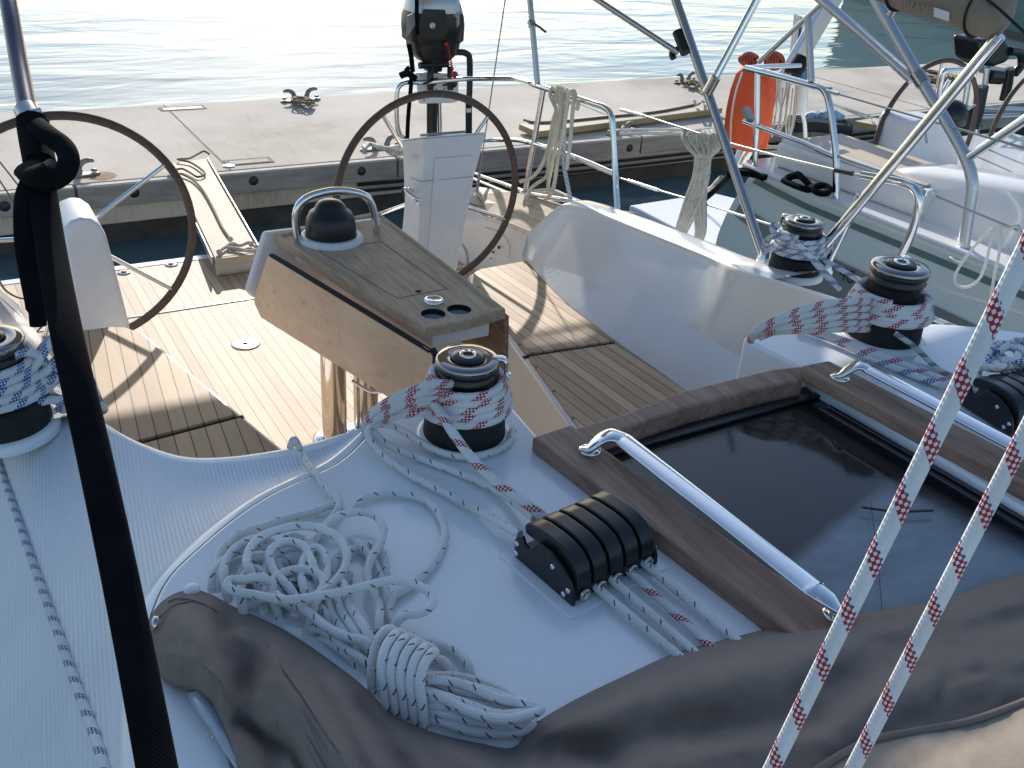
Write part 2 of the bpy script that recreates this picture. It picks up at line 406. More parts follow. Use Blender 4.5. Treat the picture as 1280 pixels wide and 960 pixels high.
def tag(o, label=None, cat=None, group=None, kind=None):
    if label: o['label'] = label
    if cat: o['category'] = cat
    if group: o['group'] = group
    if kind: o['kind'] = kind
    return o
def thing(name, label, cat, loc=(0, 0, 0), group=None):
    o = bpy.data.objects.new(name, None); C.objects.link(o); o.location = loc; o.empty_display_size = .05
    return tag(o, label, cat, group)
def solo(name, mb, mat, label, cat, group=None, **k):
    return tag(mb.build(name, mat, None, **k), label, cat, group)
def copy_tree(o, loc=None, parent=None, label=None, rotz=None):
    c = o.copy(); C.objects.link(c)
    if parent is not None: c.parent = parent
    if loc is not None: c.location = loc
    if rotz is not None: c.rotation_euler.z = rotz
    if label: c['label'] = label
    for ch in list(o.children): copy_tree(ch, None, c)
    return c
def text(body, size, mat, loc, rot, parent, name='lettering', ext=.0008, sx=1):
    cu = bpy.data.curves.new(name, 'FONT'); cu.body = body; cu.size = size; cu.extrude = ext; cu.align_x = 'CENTER'; cu.align_y = 'CENTER'
    cu.materials.append(mat); o = bpy.data.objects.new(name, cu); C.objects.link(o); o.parent = parent
    org = V((0, 0, 0)); q = parent
    while q is not None: org += q.location; q = q.parent
    m = rot.to_4x4() if isinstance(rot, Matrix) else Matrix(rot).to_4x4()
    m.translation = V(loc)-org
    me = bpy.data.meshes.new_from_object(o); bpy.data.objects.remove(o); bpy.data.curves.remove(cu)
    o = bpy.data.objects.new(name, me); C.objects.link(o); o.parent = parent
    if not me.materials: me.materials.append(mat)
    o.matrix_local = m @ Matrix.Diagonal((sx, 1, 1, 1))
    return o
def frame(xdir, ydir):
    x = V(xdir).normalized(); y = V(ydir); y = (y-x*y.dot(x)).normalized(); z = x.cross(y)
    return Matrix((x, y, z)).transposed()
def lerp(a, b, t): return a+(b-a)*t
# ================================================================== our yacht
ZR = 1.12                                   # cabin roof
yacht = thing('sailing_yacht', 'white sailing yacht with teak cockpit, twin wheels and shaded cabin roof in the foreground', 'yacht', (0, 1.5, -.45))

# hull
rows = []
for y, hb, zd, kz in [(4.2, 1.30, .02, -.55), (4.0, 1.38, .30, -.62), (3.4, 1.44, .42, -.7), (2.5, 1.48, .58, -.8), (1.2, 1.5, .72, -.9), (-.5, 1.5, .78, -.95), (-1.6, 1.46, .8, -.95)]:
    r_ = []
    for k in range(17):
        a = PI*k/16; cx = math.cos(a); s_ = math.sin(a)
        r_.append((hb*(abs(cx)**.35)*(1 if cx >= 0 else -1), y, zd-(zd-kz)*(s_**1.6)))
    rows.append(r_)
hb_ = MB().loft(rows); hb_.build('hull', M['gel'], yacht)
MB().prism([(-1.29, 4.2, 0-.03), (1.29, 4.2, -.03), (1.2, 4.2, -.5), (-1.2, 4.2, -.5)], (0, -.03, 0)).build('transom', M['gel'], yacht)

# cockpit sole
so_ = MB(); so_.prism([(-1.22, .55, 0), (-1.22, 4.16, 0), (1.29, 4.19, 0), (1.29, 2.5, 0), (1.0, 2.5, 0), (1.0, .55, 0)], (0, 0, -.03)); sole = so_.build('cockpit_sole', M['sole'], yacht)
sm_ = MB(); sm_.box((-1.22, 3.541, .001), (1.29, 3.553, .004)); sm_.box((-1.24, 4.16, -.03), (1.25, 4.215, .003))
sm_.build('sole_joint', M['gel'], yacht)
def disc(name, p, r, h, mat, parent, hole=True, holem='blkmat', oval=None):
    o = MB().lathe([(r*1.0, 0), (r, h*.6), (r*.9, h), (0, h)], p, 28).build(name, M[mat], parent)
    if hole: MB().lathe([(r*.2, h), (r*.2, h+.0012), (0, h+.0012)], p, 16).build('socket', M[holem], o)
    return o
disc('drain_cover', at(307, 430, z=0), .066, .004, 'steel', yacht)
for p in [(155, 341), (214, 331)]: 
    o = MB().lathe([(.034, 0), (.034, .004), (.02, .005), (0, .005)], at(*p, z=0), 24).build('deck_socket', M['steel'], yacht)
    MB().lathe([(.016, .005), (.016, .0065), (0, .0065)], at(*p, z=0), 16).build('socket', M['blkmat'], o)

# curves of the deck edge round the cockpit (starboard side; mirrored to port)
_co = [tuple(at(px, py, x=xx)) for px, py, xx in [(888, 323, 1.105), (783, 281, 1.125), (724, 260, 1.135), (704, 256, 1.135), (692, 263, 1.115), (660, 291, 1.048)]]
A = [(-.602, .501, 1.105), (-.752, .532, 1.08), (-.88, .628, 1.04), (-.945, .777, 1.0), (-.991, .97, .955), tuple(at(85, 490, z=.90))]+[(-p[0], p[1], p[2]) for p in _co]
CR = [(-.602, .47, ZR), (-.696, .397, ZR), (-.835, .352, ZR), (-.956, .275, ZR), (-1.037, .189, ZR), (-1.10, 0, ZR), (-1.16, -.4, ZR), (-1.24, -1.4, ZR)]
BF = [(-.604, .492, 1.108), (-.712, .43, 1.098), (-.858, .388, 1.09), (-.984, .308, 1.085), (-1.068, .215, 1.08), (-1.135, .02, 1.075), (-1.2, -.4, 1.07), (-1.29, -1.4, 1.06),
      (-1.5, -1.4, .80), (-1.5, .6, .76), (-1.49, 1.9, .66), (-1.48, 2.4, .6)]
def mir(p, s): return (p[0]*(-s), p[1], p[2])       # s=-1 keeps starboard, s=1 gives port
ROOFBVH = []
for s in (-1, 1):
    Am = [mir(p, s) for p in A]; Cm = [mir(p, s) for p in CR]; Bm = [mir(p, s) for p in BF]
    Ac = catmull(Am, 6); Bc = catmull(Bm, 6)
    Cc = catmull(Cm, 6)
    # cabin roof half
    out = [mir(p, s) for p in [(-.285, -1.4, ZR), (-.318, .25, ZR), (-.335, .31, ZR), (-.318, .488, ZR), (-.36, .512, ZR), (-.46, .522, ZR), (-.54, .52, ZR)]]+[tuple(p) for p in Cc]
    rb = MB().prism(out, (0, 0, -.25)); rb.build('cabin_roof', M['gel'], yacht, bevel=.009, seg=3)
    # fillet and non-skid side deck
    n = len(Cc); fl = MB(); fl.loft([[lerp(Cc[i], Bc[i], t)+V((0, 0, .008*math.sin(PI*t)-.004*(1-t))) for t in (0, .25, .5, .75, 1)] for i in range(n)], flip=(s > 0))
    fl.build('roof_fillet', M['gel'], yacht)
    rows = []
    for i in range(len(Ac)):
        a, b = Ac[i], Bc[i]
        a2 = a+(b-a).normalized()*min(.035, (b-a).length*.45)
        rows.append([lerp(a2, b, t)+V((0, 0, -.02*math.sin(PI*t)*(1 if i > 14 else i/14))) for t in [k/8 for k in range(9)]])
    sdk = MB().loft(rows, flip=(s < 0)); sdk.build('side_deck', M['nonskid'] if s < 0 else M['gel'], yacht)
    # smooth lip and inner wall of the coaming
    rows = []; rows2 = []
    for i in range(len(Ac)):
        a, b = Ac[i], Bc[i]; dv = (b-a).normalized(); a2 = a+dv*min(.035, (b-a).length*.45); nx = -dv; nx.z = 0
        by = a.y
        def ip(tab, y):
            if y >= tab[0][0]: return tab[0][1]
            for (y0, v0), (y1, v1) in zip(tab, tab[1:]):
                if y >= y1: return lerp(v0, v1, (y-y0)/(y1-y0))
            return tab[-1][1]
        bx = s*min(ip([(2.54, 1.018), (2.18, .942), (2.0, .916), (1.7, .904), (1.0, .904), (.5, .86)], by), abs(a.x)-.004); zt = a.z
        lo = .40
        wx = s*min(max(1.0, abs(bx)+.002), abs(a.x)-.002); wz = ip([(2.51, .474), (2.28, .519), (1.98, .571), (1.67, .628), (1.0, .632)], by)
        top_ = a+nx*.007+V((0, 0, -.014))
        rows.append([a2, lerp(a2, a, .5)+V((0, 0, .003)), lerp(a2, a, .9)+V((0, 0, .001)), a+nx*.004+V((0, 0, -.004)), top_, lerp(top_, V((wx, by, wz)), .06), lerp(top_, V((wx, by, wz)), .5), lerp(top_, V((wx, by, wz)), .97), V((wx, by, wz))])
        rows2.append([V((wx, by, wz)), V((lerp(wx, bx, .5), by, lerp(wz, .462, .5))), V((bx, by, .4635)), V((bx, by, lo))])
    MB().loft(rows, flip=(s < 0)).build('cockpit_coaming', M['gel2'], yacht)
    MB().loft(rows2, False, flip=(s < 0)).build('coaming_ramp', M['gel'], yacht)
    # bulkhead below the roof's aft edge
    MB().prism([mir(p, s) for p in [(-.335, .29, .875), (-.33, .47, .875), (-.60, .488, .875), (-.75, .52, .875), (-.87, .61, .875), (-.87, .29, .875)]], (0, 0, -.89)).build('bulkhead', M['gel2'], yacht)
    # benches
    ie = lambda y: .458+.214*(y-1.458)
    def bpoly(y0, y1, inset=0, z=.46, rnd=False):
        p = [(ie(y0)+inset, y0, z), (ie(y1)+inset, y1, z)] if not rnd else [(ie(y0)+inset, y0, z), (ie(y1-.09)+inset, y1-.09, z), (ie(y1)+inset+.02, y1-.025, z), (ie(y1)+inset+.07, y1, z)]
        return [(s*a, b, c) for a, b, c in p+[(1.012, y1 if not rnd else y1+.012, z), (1.012, y0, z)]]
    MB().prism(bpoly(.5, 2.50, 0, .448, True), (0, 0, -.448)).build('bench', M['gel2'], yacht, bevel=.012)
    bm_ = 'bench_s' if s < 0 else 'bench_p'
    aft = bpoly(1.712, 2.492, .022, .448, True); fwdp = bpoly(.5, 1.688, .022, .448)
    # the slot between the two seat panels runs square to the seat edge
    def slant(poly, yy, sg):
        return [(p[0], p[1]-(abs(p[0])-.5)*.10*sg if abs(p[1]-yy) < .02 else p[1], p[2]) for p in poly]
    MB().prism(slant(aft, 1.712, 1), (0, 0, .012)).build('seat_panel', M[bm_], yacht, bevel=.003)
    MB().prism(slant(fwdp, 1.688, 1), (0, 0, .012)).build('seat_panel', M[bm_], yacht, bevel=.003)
    sl_ = MB().prism([(s*x, y, .4485) for x, y in [(.515, 1.693), (.515, 1.712), (1.0, 1.66), (1.0, 1.642)]], (0, 0, .002)); sl_.build('seat_gap', M['blkmat'], yacht)
    DK = MB(); DK.v = list(rb.v)+list(sdk.v)+list(fl.v); n0 = len(rb.v); n1 = n0+len(sdk.v)
    DK.f = list(rb.f)+[[k+n0 for k in f] for f in sdk.f]+[[k+n1 for k in f] for f in fl.f]
    ROOFBVH.append(DK.bvh())
def drop(px, py, lift=0.0):
    D = ray(px, py).normalized(); best = None
    for b in ROOFBVH:
        h = b.ray_cast(OC, D)
        if h[0] is not None and (best is None or h[3] < best[1]): best = (h[0], h[3])
    p = best[0] if best else at(px, py, z=ZR)
    return p+V((0, 0, lift))

# starboard coaming strip and port quarter: aft side deck with teak, locker face, switch panel
q = MB()
XQ = 1.30
top = [at(664, 293, x=XQ), at(640, 283, x=XQ), at(605, 272, x=XQ), at(585, 257.5, x=XQ), at(560, 259, x=XQ), at(540, 263, x=XQ), V((XQ-.01, 4.15, .13))]
topo = [at(712, 262, x=1.47), at(672, 250, x=1.47), at(640, 243, x=1.46), at(600, 237, x=1.45), at(575, 240, x=1.42), at(545, 252, x=1.40), V((1.34, 4.17, .15))]
q.prism([p+V((0, 0, -.006)) for p in top]+[V((XQ, 4.15, -.02)), V((XQ, 2.5, -.02)), V((XQ, 2.5, .44))], (.03, 0, 0)); q.build('quarter_panel', M['gel2'], yacht, bevel=.004)
eA = [V(( -p[0], p[1], p[2])) for p in A[-4:]]+[V((1.001, 2.53, .474)), V((1.002, 2.53, -.02))]
MB().loft([eA, [V((1.46, p.y, p.z-.06)) for p in eA]], False).build('coaming_end', M['gel2'], yacht)
MB().loft([[lerp(V(a), V(b), t) for t in (0, .5, 1)] for a, b in zip(top, topo)], smooth=False, flip=True).build('quarter_deck', M['teakside'], yacht, solid=.02)
edge = MB(); edge.tube([V(p)+V((.0, 0, .003)) for p in top], .009, 8); edge.tube([V(p)+V((0, 0, .004)) for p in topo], .010, 8); edge.build('deck_trim', M['gel'], yacht)
sp = MB().tube(catmull([at(px, py, x=1.293) for px, py in [(606, 284), (622, 289), (632, 297), (637, 308), (636, 322)]], 5), .0016, 6); spo = sp.build('panel_outline', M['greyp'], yacht)
for p, r in [((624, 309), .010), ((617, 315), .007), ((614, 323), .004)]:
    MB().lathe([(r, 0), (r, .006), (0, .006)], at(*p, x=1.29), 14, axis=(-1, 0, 0)).build('switch', M['blk'], yacht)
# toe rail / outer moulding along the port deck
for s in (-1, 1):
    Ac = [p for p in catmull([mir(p, s) for p in A], 6)][26:-1]
    rows = []
    for i, p in enumerate(Ac):
        w_ = min(1, (len(Ac)-1-i)/5); u_ = min(1, i/6)
        e = lambda dx, dz: V((p.x+s*dx*(.35+.65*w_), p.y, p.z+dz*u_))
        rows.append([e(.004, -.004), e(.018, .006), e(.05, .010), e(.10, .010), e(.125, .004), e(.135, -.02), e(.20, -.16)])
    MB().loft(rows, True, flip=(s > 0)).build('deck_moulding', M['gel'], yacht)

# companionway
hatch = thing('companionway_hatch', 'sliding smoked acrylic companionway hatch framed by weathered teak boards', 'hatch', (0, .2, 1.08))
zf = 1.150
bs = [at(665, 546, z=zf), at(714, 530, z=zf), at(1052, 775, z=zf), at(985, 788, z=zf)]
bs[2] = lerp(bs[1], bs[2], 1.9); bs[3] = lerp(bs[0], bs[3], 1.9)
MB().prism(bs, (0, 0, -.032)).build('frame_board', M['frame'], hatch, bevel=.005)
bp = [at(1001, 457, z=zf), at(1036, 450, z=zf), at(1290, 578, z=zf), at(1250, 590, z=zf)]
bp[2] = bp[1]+(bp[2]-bp[1])*2.4; bp[3] = bp[0]+(bp[3]-bp[0])*2.4
MB().prism(bp, (0, 0, -.032)).build('frame_board', M['frame'], hatch, bevel=.005)
si = [at(p[0], p[1], z=1.128) for p in [(700, 540), (780, 517), (850, 489), (966, 461), (1003, 457), (1005, 474), (968, 481), (860, 508), (795, 530), (740, 552)]]
MB().prism(si, (0, 0, -.05)).build('sill_board', M['frame'], hatch, bevel=.006)
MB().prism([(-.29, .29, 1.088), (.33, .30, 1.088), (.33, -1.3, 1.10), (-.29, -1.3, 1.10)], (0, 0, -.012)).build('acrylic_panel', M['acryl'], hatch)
lin = MB()
lin.box((-.285, .245, 1.0905), (.32, .262, 1.097)); lin.build('panel_edge', M['blk'], hatch, bevel=.002)
rl = MB()
for x, m in ((.285, 0), (.262, 1)):
    rl.prism([(x, .2, 1.094), (x+.012, .2, 1.094), (x+.045, -1.0, 1.106), (x+.033, -1.0, 1.106)], (0, 0, .010))
rl.build('slide_rail', M['poledark'], hatch, bevel=.002)
pv = MB().tube([at(1088, 625, z=1.1012), at(1097, 700, z=1.1012), at(1105, 790, z=1.1012)], .0008, 6); pv.build('panel_line', M['blk'], hatch)
for a, b_ in ((1090, 1150),):
    MB().tube([at(1078, 634, z=1.1022), at(1120, 640, z=1.1022), at(1166, 638, z=1.1022)], (.0035, .0016), 8).build('panel_catch', M['blk'], hatch)

def handrail(name, foot0, bend0, bend1, foot1, label):
    zt = zf+.033
    f0 = at(*foot0, z=zf); f1 = at(*foot1, z=zf); b0 = at(*bend0, z=zt); b1 = at(*bend1, z=zt)
    d = (b1-b0).normalized()
    path = [f0, f0+V((0, 0, .012))+d*.004, lerp(f0, b0, .55)+V((0, 0, .018)), b0, lerp(b0, b1, .06), lerp(b0, b1, .5), lerp(b0, b1, .94), b1, lerp(f1, b1, .5)+V((0, 0, .008))+d*.01, f1+V((0, 0, .008))+d*.004, f1]
    o = thing(name, label, 'handrail', f0, 'chrome handrails beside the hatch')
    MB().tube(catmull(path, 6), (.020, .0075), 16, flat=(0, 0, 1)).build('rail', M['chrome'], o)
    for f in (f0, f1): MB().lathe([(.02, 0), (.02, .003), (.012, .005), (0, .005)], f, 18).build('foot', M['chrome'], o)
    return o
handrail('grab_handle', (737, 563), (778, 549), (1020, 738), (1046, 768), 'chrome grab handle on the left teak board beside the rope clutch')
handrail('grab_handle', (1050, 472), (1086, 461), (1330, 590), (1352, 612), 'chrome grab handle on the right teak board beyond the dark hatch')

# ------------------------------------------------------------------ winches
def make_winch(loc, label, sc_=1.0, group='rope winches', rot=0.0):
    o = thing('winch', label, 'winch', loc, group)
    L = V(loc); k = sc_
    def lt(name, prof, m, par=o, n=36): return MB().lathe([(r*k, h*k) for r, h in prof], L, n).build(name, M[m], par)
    lt('base_flange', [(.086, -.012), (.086, .002), (.080, .006), (.07, .006)], 'gel')
    lt('skirt', [(.074, .0), (.0745, .01), (.072, .045), (.069, .052), (.05, .054)], 'blkmat')
    lt('drum', [(.05, .05), (.048, .08), (.046, .11), (.05, .118)], 'blkmat')
    jw = lt('jaw_ring', [(.038, .115), (.052, .118), (.056, .126), (.050, .131), (.050, .134), (.056, .139), (.054, .146), (.03, .147)], 'blk')
    cp = lt('cap', [(.056, .146), (.0565, .151), (.052, .1555), (.03, .1575), (.029, .1555), (0, .1555)], 'cap')
    lt('cap_inset', [(.029, .1560), (.0285, .159), (.017, .160), (0, .160)], 'blk', cp)
    st = MB()
    pr = []
    for i in range(32):
        a = 2*PI*i/32; r = (.0105 if (i//2) % 2 else .0085)*k
        pr.append(L+V((r*math.cos(a), r*math.sin(a), .1605*k)))
    ring = [L+V((.0145*k*math.cos(2*PI*i/32), .0145*k*math.sin(2*PI*i/32), .1605*k)) for i in range(32)]
    st.loft([[p+V((0, 0, .002*k)) for p in pr], [p+V((0, 0, .003*k)) for p in ring], [p for p in ring]], True, True)
    st.build('handle_socket', M['chrome'], cp)
    ca, sa = math.cos(rot), math.sin(rot)
    R2 = lambda x, y, z: L+V((x*ca-y*sa, x*sa+y*ca, z))*k
    arm = MB().tube([R2(.040, 0, .152), R2(.060, -.005, .153), R2(.067, -.008, .147), R2(.068, -.009, .128), R2(.074, -.012, .122)], (.009*k, .004*k), 10, res=4)
    arm.build('feeder_arm', M['chrome'], o)
    return o
def wraps(c, k=1.0, turns=5, rr=.0085, z0=.062, z1=.122, r0=.080, r1=.060, ph=0.0, n=26, back=0):
    P = []
    for i in range(int(turns*n)+1):
        t = i/(turns*n); a = ph+2*PI*turns*t
        P.append(V(c)+V((math.cos(a)*lerp(r0, r1, t), math.sin(a)*lerp(r0, r1, t), lerp(z0, z1, t)))*k)
    return P
W1 = at(580, 543, z=ZR); W1 = V((W1.x, W1.y, ZR+.002))
W2 = at(1101, 421, z=ZR); W2 = V((W2.x, W2.y, ZR+.002))
W3 = at(992, 338, z=.90); W4 = at(4, 530, z=.925)
make_winch(W1, 'black winch with chrome cap in red-flecked rope, nearest on the cabin roof beside the table', 1.0, rot=-.3)
make_winch(W2, 'chrome capped winch on the far right side of the cabin roof with red-flecked turns', 1.15, rot=.6)
make_winch(W3, 'winch wrapped in blue-flecked rope on the white coaming below the steel poles', 1.14, rot=2.0)
make_winch(W4, 'winch wrapped in blue-flecked rope cut by the left edge of the photo', 1.3, rot=1.5)

# ------------------------------------------------------------------ rope clutches
def make_clutch(loc, rz, label):
    o = thing('rope_clutch', label, 'rope clutch', loc, 'black five-lever rope clutches'); o.rotation_euler.z = 0
    c_, s_ = math.cos(rz), math.sin(rz); L = V(loc)
    T = lambda x, y, z: L+V((x*c_-y*s_, x*s_+y*c_, z))
    W, Ln = .172, .136
    side = [(.066, 0), (.068, .03), (.062, .042), (.052, .046), (.046, .036), (.034, .034), (.026, .044), (.018, .058), (-.01, .060), (-.04, .05), (-.058, .034), (-.066, .014), (-.068, 0)]
    for sx in (-1, 1):
        p = MB().prism([T(sx*W/2, y, z) for y, z in side], T(-sx*.007, 0, 0)-L); po = p.build('side_plate', M['blk'], o, bevel=.0025)
        for y, z in [(.060, .028), (.060, .010), (-.056, .022), (-.048, .010), (-.02, .040)]:
            MB().lathe([(.0042, 0), (.0042, .002), (.0025, .003), (0, .003)], T(sx*W/2, y, z), 12, axis=T(sx, 0, 0)-L).build('bolt', M['chrome'], po)
    MB().prism([T(x, y, .0) for x, y in [(-W/2+.008, -.062), (W/2-.008, -.062), (W/2-.008, .062), (-W/2+.008, .062)]], (0, 0, .02)).build('base_plate', M['blk'], o, bevel=.002)
    lev = [(.056, .046), (.060, .058), (.052, .067), (.03, .0725), (.0, .0745), (-.022, .0735), (-.042, .068), (-.056, .056), (-.0635, .040), (-.065, .024), (-.060, .020), (-.05, .024), (-.04, .036), (-.02, .046), (.01, .05), (.04, .046)]
    w5 = (W-.014)/5
    for k in range(5):
        x0 = -W/2+.007+k*w5+.0026; x1 = x0+w5-.0052
        MB().prism([T(x0, y, z) for y, z in lev], T(x1-x0, 0, 0)-L).build('lever', M['blk'], o, bevel=.0035, seg=3)
        xm = (x0+x1)/2
        MB().lathe([(.0095, 0), (.0095, .004), (.0065, .005), (.006, -.006)], T(xm, -.066, .012), 16, axis=T(0, -1, 0)-L, caps=False).build('fairlead', M['steel'], o)
    return o, T
c0 = at(643, 697, z=ZR); c1 = at(713, 761, z=ZR); c2 = at(820, 706, z=ZR)
ctr = c0+(c2-c1)*.5+(c1-c0)*.5; rz1 = math.atan2((c2-c1).y, (c2-c1).x)
cl1, CT = make_clutch(V((ctr.x, ctr.y, ZR+.003)), rz1, 'black rope clutch with five levers at the centre of the cabin roof')
MB().prism([V((p.x, p.y, ZR-.01)) for p in [CT(-.103, .085, 0), CT(-.103, -.083, 0), CT(.1, -.083, 0), CT(.1, .085, 0)]], (0, 0, .0128)).build('clutch_pad', M['gel'], yacht, bevel=.002)
cr2 = at(1262, 520, z=ZR+.0)
cl2, CT2 = make_clutch(V((cr2.x+.015, cr2.y+.0, ZR+.003)), -rz1, 'black rope clutch at the right edge under a blue-flecked rope bundle')

# ------------------------------------------------------------------ steering wheels
def make_wheel(loc, phase, label, R=.47, mat='rim', group='steering wheels', rr=.017):
    L = V(loc); par = label
    o = MB().tube([L+V((R*math.cos(2*PI*i/72), 0, R*math.sin(2*PI*i/72))) for i in range(72)], rr, 12, closed=True).build('steering_wheel', M[mat], par)
    for k in range(5):
        a = phase+2*PI*k/5; d = V((math.cos(a), 0, math.sin(a)))
        MB().tube([L+d*.03+V((0, -.02, 0)), L+d*.12+V((0, -.012, 0)), L+d*(R-.005)], .0095, 8).build('spoke', M['chrome'], o)
    MB().lathe([(.0, -.05), (.05, -.05), (.055, -.02), (.05, .01), (.03, .025), (0, .03)], L, 24, axis=(0, 1, 0)).build('hub', M['chrome'], o)
    return o
WS, WP = V((-.792, 3.05, .62)), V((.792, 3.055, .622))

# left pedestal: upright slab with a rounded head
pd = thing('steering_stand', 'low round-topped white steering stand with brown rimmed wheel behind the left bench', 'helm', (-.76, 2.82, 0), 'steering stands')
make_wheel(WS, math.radians(33), pd)
Q = lambda px, py: at(px, py, y=2.72)
prof = [Q(101, 440), Q(97, 405), Q(88, 350), Q(79, 300)]
hd = [Q(78, 300), Q(80, 287), Q(88, 277), Q(101, 272), Q(114, 273), Q(125, 280), Q(133, 294), Q(138, 312)]
rs = [Q(152, 365), Q(162, 405), Q(168, 440)]
poly = prof+hd[1:]+rs; bt = [V((p.x, p.y, p.z)) for p in poly]
bt[0].z = 0; bt[-1].z = 0
MB().prism(bt, (0, .26, 0)).build('column', M['white'], pd, bevel=.02, seg=4)
MB().tube([WS+V((0, -.08, 0)), WS+V((0, .0, 0))], .03, 14).build('shaft', M['steel'], pd)

# right pedestal: tapering column with instrument head
pp = thing('steering_stand', 'tall white steering stand with wide instrument head and brown rimmed wheel, centre', 'helm', (.7, 2.8, 0), 'steering stands')
make_wheel(WP, math.radians(50), pp)
yF = 2.72
Q = lambda px, py, y=yF: at(px, py, y=y)
# column drawn as horizontal sections from head to foot
secs = []
for (lx, ly), (mx, my), (rx, ry), dp in [((511, 181), (528, 171), (607, 169), .24), ((512, 196), (529, 196), (601, 193), .23), ((511, 225), (527, 226), (593, 221), .21), ((509, 262), (524, 266), (586, 262), .18), ((506, 285), (522, 296), (579, 298), .18), ((500, 300), (518, 325), (574, 330), .2), ((492, 318), (514, 360), (566, 366), .22)]:
    a = Q(mx, my); b = Q(rx, ry); zc = (a.z+b.z)/2; yl = yF+.13
    l_ = min((at(lx, my-30+q_*.5, y=yl) for q_ in range(160)), key=lambda p_: abs(p_.z-zc)); l_.z = zc
    secs.append([V((a.x, yF, zc)), V((b.x, yF, zc)), V((b.x+.005, yF+dp, zc)), V((l_.x+.01, yF+dp, zc)), V((l_.x, l_.y, zc))])
for k_, dz_ in ((2, .075), (3, .075), (4, .04)): secs[0][k_].z -= dz_
zf_ = secs[-1]; secs.append([V((p.x, p.y, 0)) for p in zf_])
pc = MB(); pc.loft(secs[::-1], False, True); pc.add(secs[0], [(0, 1, 2, 3, 4)]); pc.build('column', M['white'], pp, weld=True, bevel=.012, seg=3)
hp = MB(); hp.prism([p+V((0, 0, .001)) + (V((p.x, p.y, 0))-V((.72, yF+.12, 0)))*.012 for p in secs[0]], (0, 0, .006)); hp.build('head_plate', M['white'], pp, bevel=.003)
t0_ = secs[0][0]; t1_ = secs[0][1]
hb = MB(); hb.prism([lerp(t0_, t1_, .12)+V((0, .02, .003)), lerp(t0_, t1_, .72)+V((0, .02, .003)), lerp(t0_, t1_, .72)+V((0, .10, -.020)), lerp(t0_, t1_, .12)+V((0, .10, -.020))], (0, 0, .012)); hb.build('instrument', M['greyp'], pp, bevel=.003)
# raised front panel and joints
fp = MB(); fpl = [Q(545, 204), Q(588, 196), Q(583, 221), Q(540, 226)]
fp.prism([p+V((0, -.001, 0)) for p in [Q(543, 198), Q(590, 194), Q(581, 252), Q(566, 330), Q(533, 330), Q(541, 228)]], (0, -.004, 0)); fp.build('front_panel', M['white'], pp, bevel=.003)
jn = MB(); jn.tube([Q(512, 222, yF+.1), Q(526, 227, yF-.002)], .0015, 6); jn.tube([Q(526, 227, yF-.002), Q(590, 221, yF-.007)], .0015, 6); jn.build('joint', M['greyp'], pp)
pr_ = MB()
for k, (y0, w_) in enumerate([(192, 9), (195, 9), (197.5, 6)]): pr_.tube([at(514, y0, y=yF+.085), at(514+w_, y0+2, y=yF+.03)], .0012, 5)
pr_.build('warning_print', M['pinktxt'], pp)
ck = thing('crank_handle', 'small chrome crank handle sticking out of the tall white pedestal', 'crank handle', at(516, 240, y=yF+.04))
a0 = at(513, 240, y=yF+.05)
MB().lathe([(.022, 0), (.022, .02), (.012, .03), (0, .03)], a0, 18, axis=(-.5, -.85, 0)).build('boss', M['chrome'], ck)
MB().tube([a0+V((-.005, -.02, 0)), at(507, 237, y=yF-.0), at(512, 243, y=yF-.03), at(520, 249, y=yF-.05), at(526, 251, y=yF-.05), at(524, 257, y=yF-.05)], .011, 10, res=4).build('lever', M['chrome'], ck)
MB().sphere(at(506, 238, y=yF-.0), .014).build('knob', M['blk'], ck)
MB().tube([WP+V((0, -.22, 0)), WP], .03, 14).build('shaft', M['steel'], pp)
MB().lathe([(.09, 0), (.09, .008), (.083, .012), (0, .012)], at(575, 322, x=1.293), 28, axis=(-1, 0, 0)).build('locker_hatch', M['gel2'], yacht)

# ------------------------------------------------------------------ cockpit table
zt = .85
tb = thing('cockpit_table', 'drop leaf cockpit table with grey weathered teak top on steel legs', 'table', (0, 1.7, 0))
fs, fp_, ap, as_ = at(531, 410, z=zt), at(632, 386, z=zt), at(472, 264, z=zt), at(342, 292, z=zt)
from mathutils.geometry import tessellate_polygon
cups = [at(541.5, 390, z=zt), at(574, 384.5, z=zt)]; cr = .037
outer = [fs, lerp(fs, fp_, .5)+V((.004, -.012, 0)), fp_, ap, lerp(ap, as_, .5)+V((0, .012, 0)), as_]
def ins(poly, d):
    c = sum((V(p) for p in poly), V((0, 0, 0)))/len(poly); return [V(p)+(c-V(p)).normalized()*d for p in poly]
inner = ins(outer, .035)
holes = [[c+V((cr*math.cos(-2*PI*i/28), cr*math.sin(-2*PI*i/28), 0)) for i in range(28)] for c in cups]
tm = MB(); pl = [inner]+holes; flat = [p for r_ in pl for p in r_]
tm.add([p-V((0, 0, .006)) for p in flat], [tuple(t) for t in tessellate_polygon(pl)])
tm.loft([[p-V((0, 0, .006)) for p in inner], [lerp(a, b, .3) for a, b in zip(inner, outer)], [lerp(a, b, .9) for a, b in zip(inner, outer)], [p-V((0, 0, .006)) for p in outer], [p-V((0, 0, .032)) for p in outer]], False, True, flip=False)
tm.add([p-V((0, 0, .032)) for p in outer], [tuple(range(5, -1, -1))])
ttop = tm.build('table_top', M['table'], tb, weld=True)
for c, h in zip(cups, holes):
    cu = MB(); cu.loft([[p-V((0, 0, .006)) for p in h], [p-V((0, 0, .03)) for p in h]], True, True); wl = cu.build('cup_holder', M['blk'], ttop)
    MB().lathe([(cr, -.024), (0, -.0235)], c, 28, caps=False).build('cup_floor', M['greyp'], wl)
lid = [at(*p, z=zt-.006) for p in [(399, 314), (476, 302), (559, 361), (496.5, 373)]]
lg = MB()
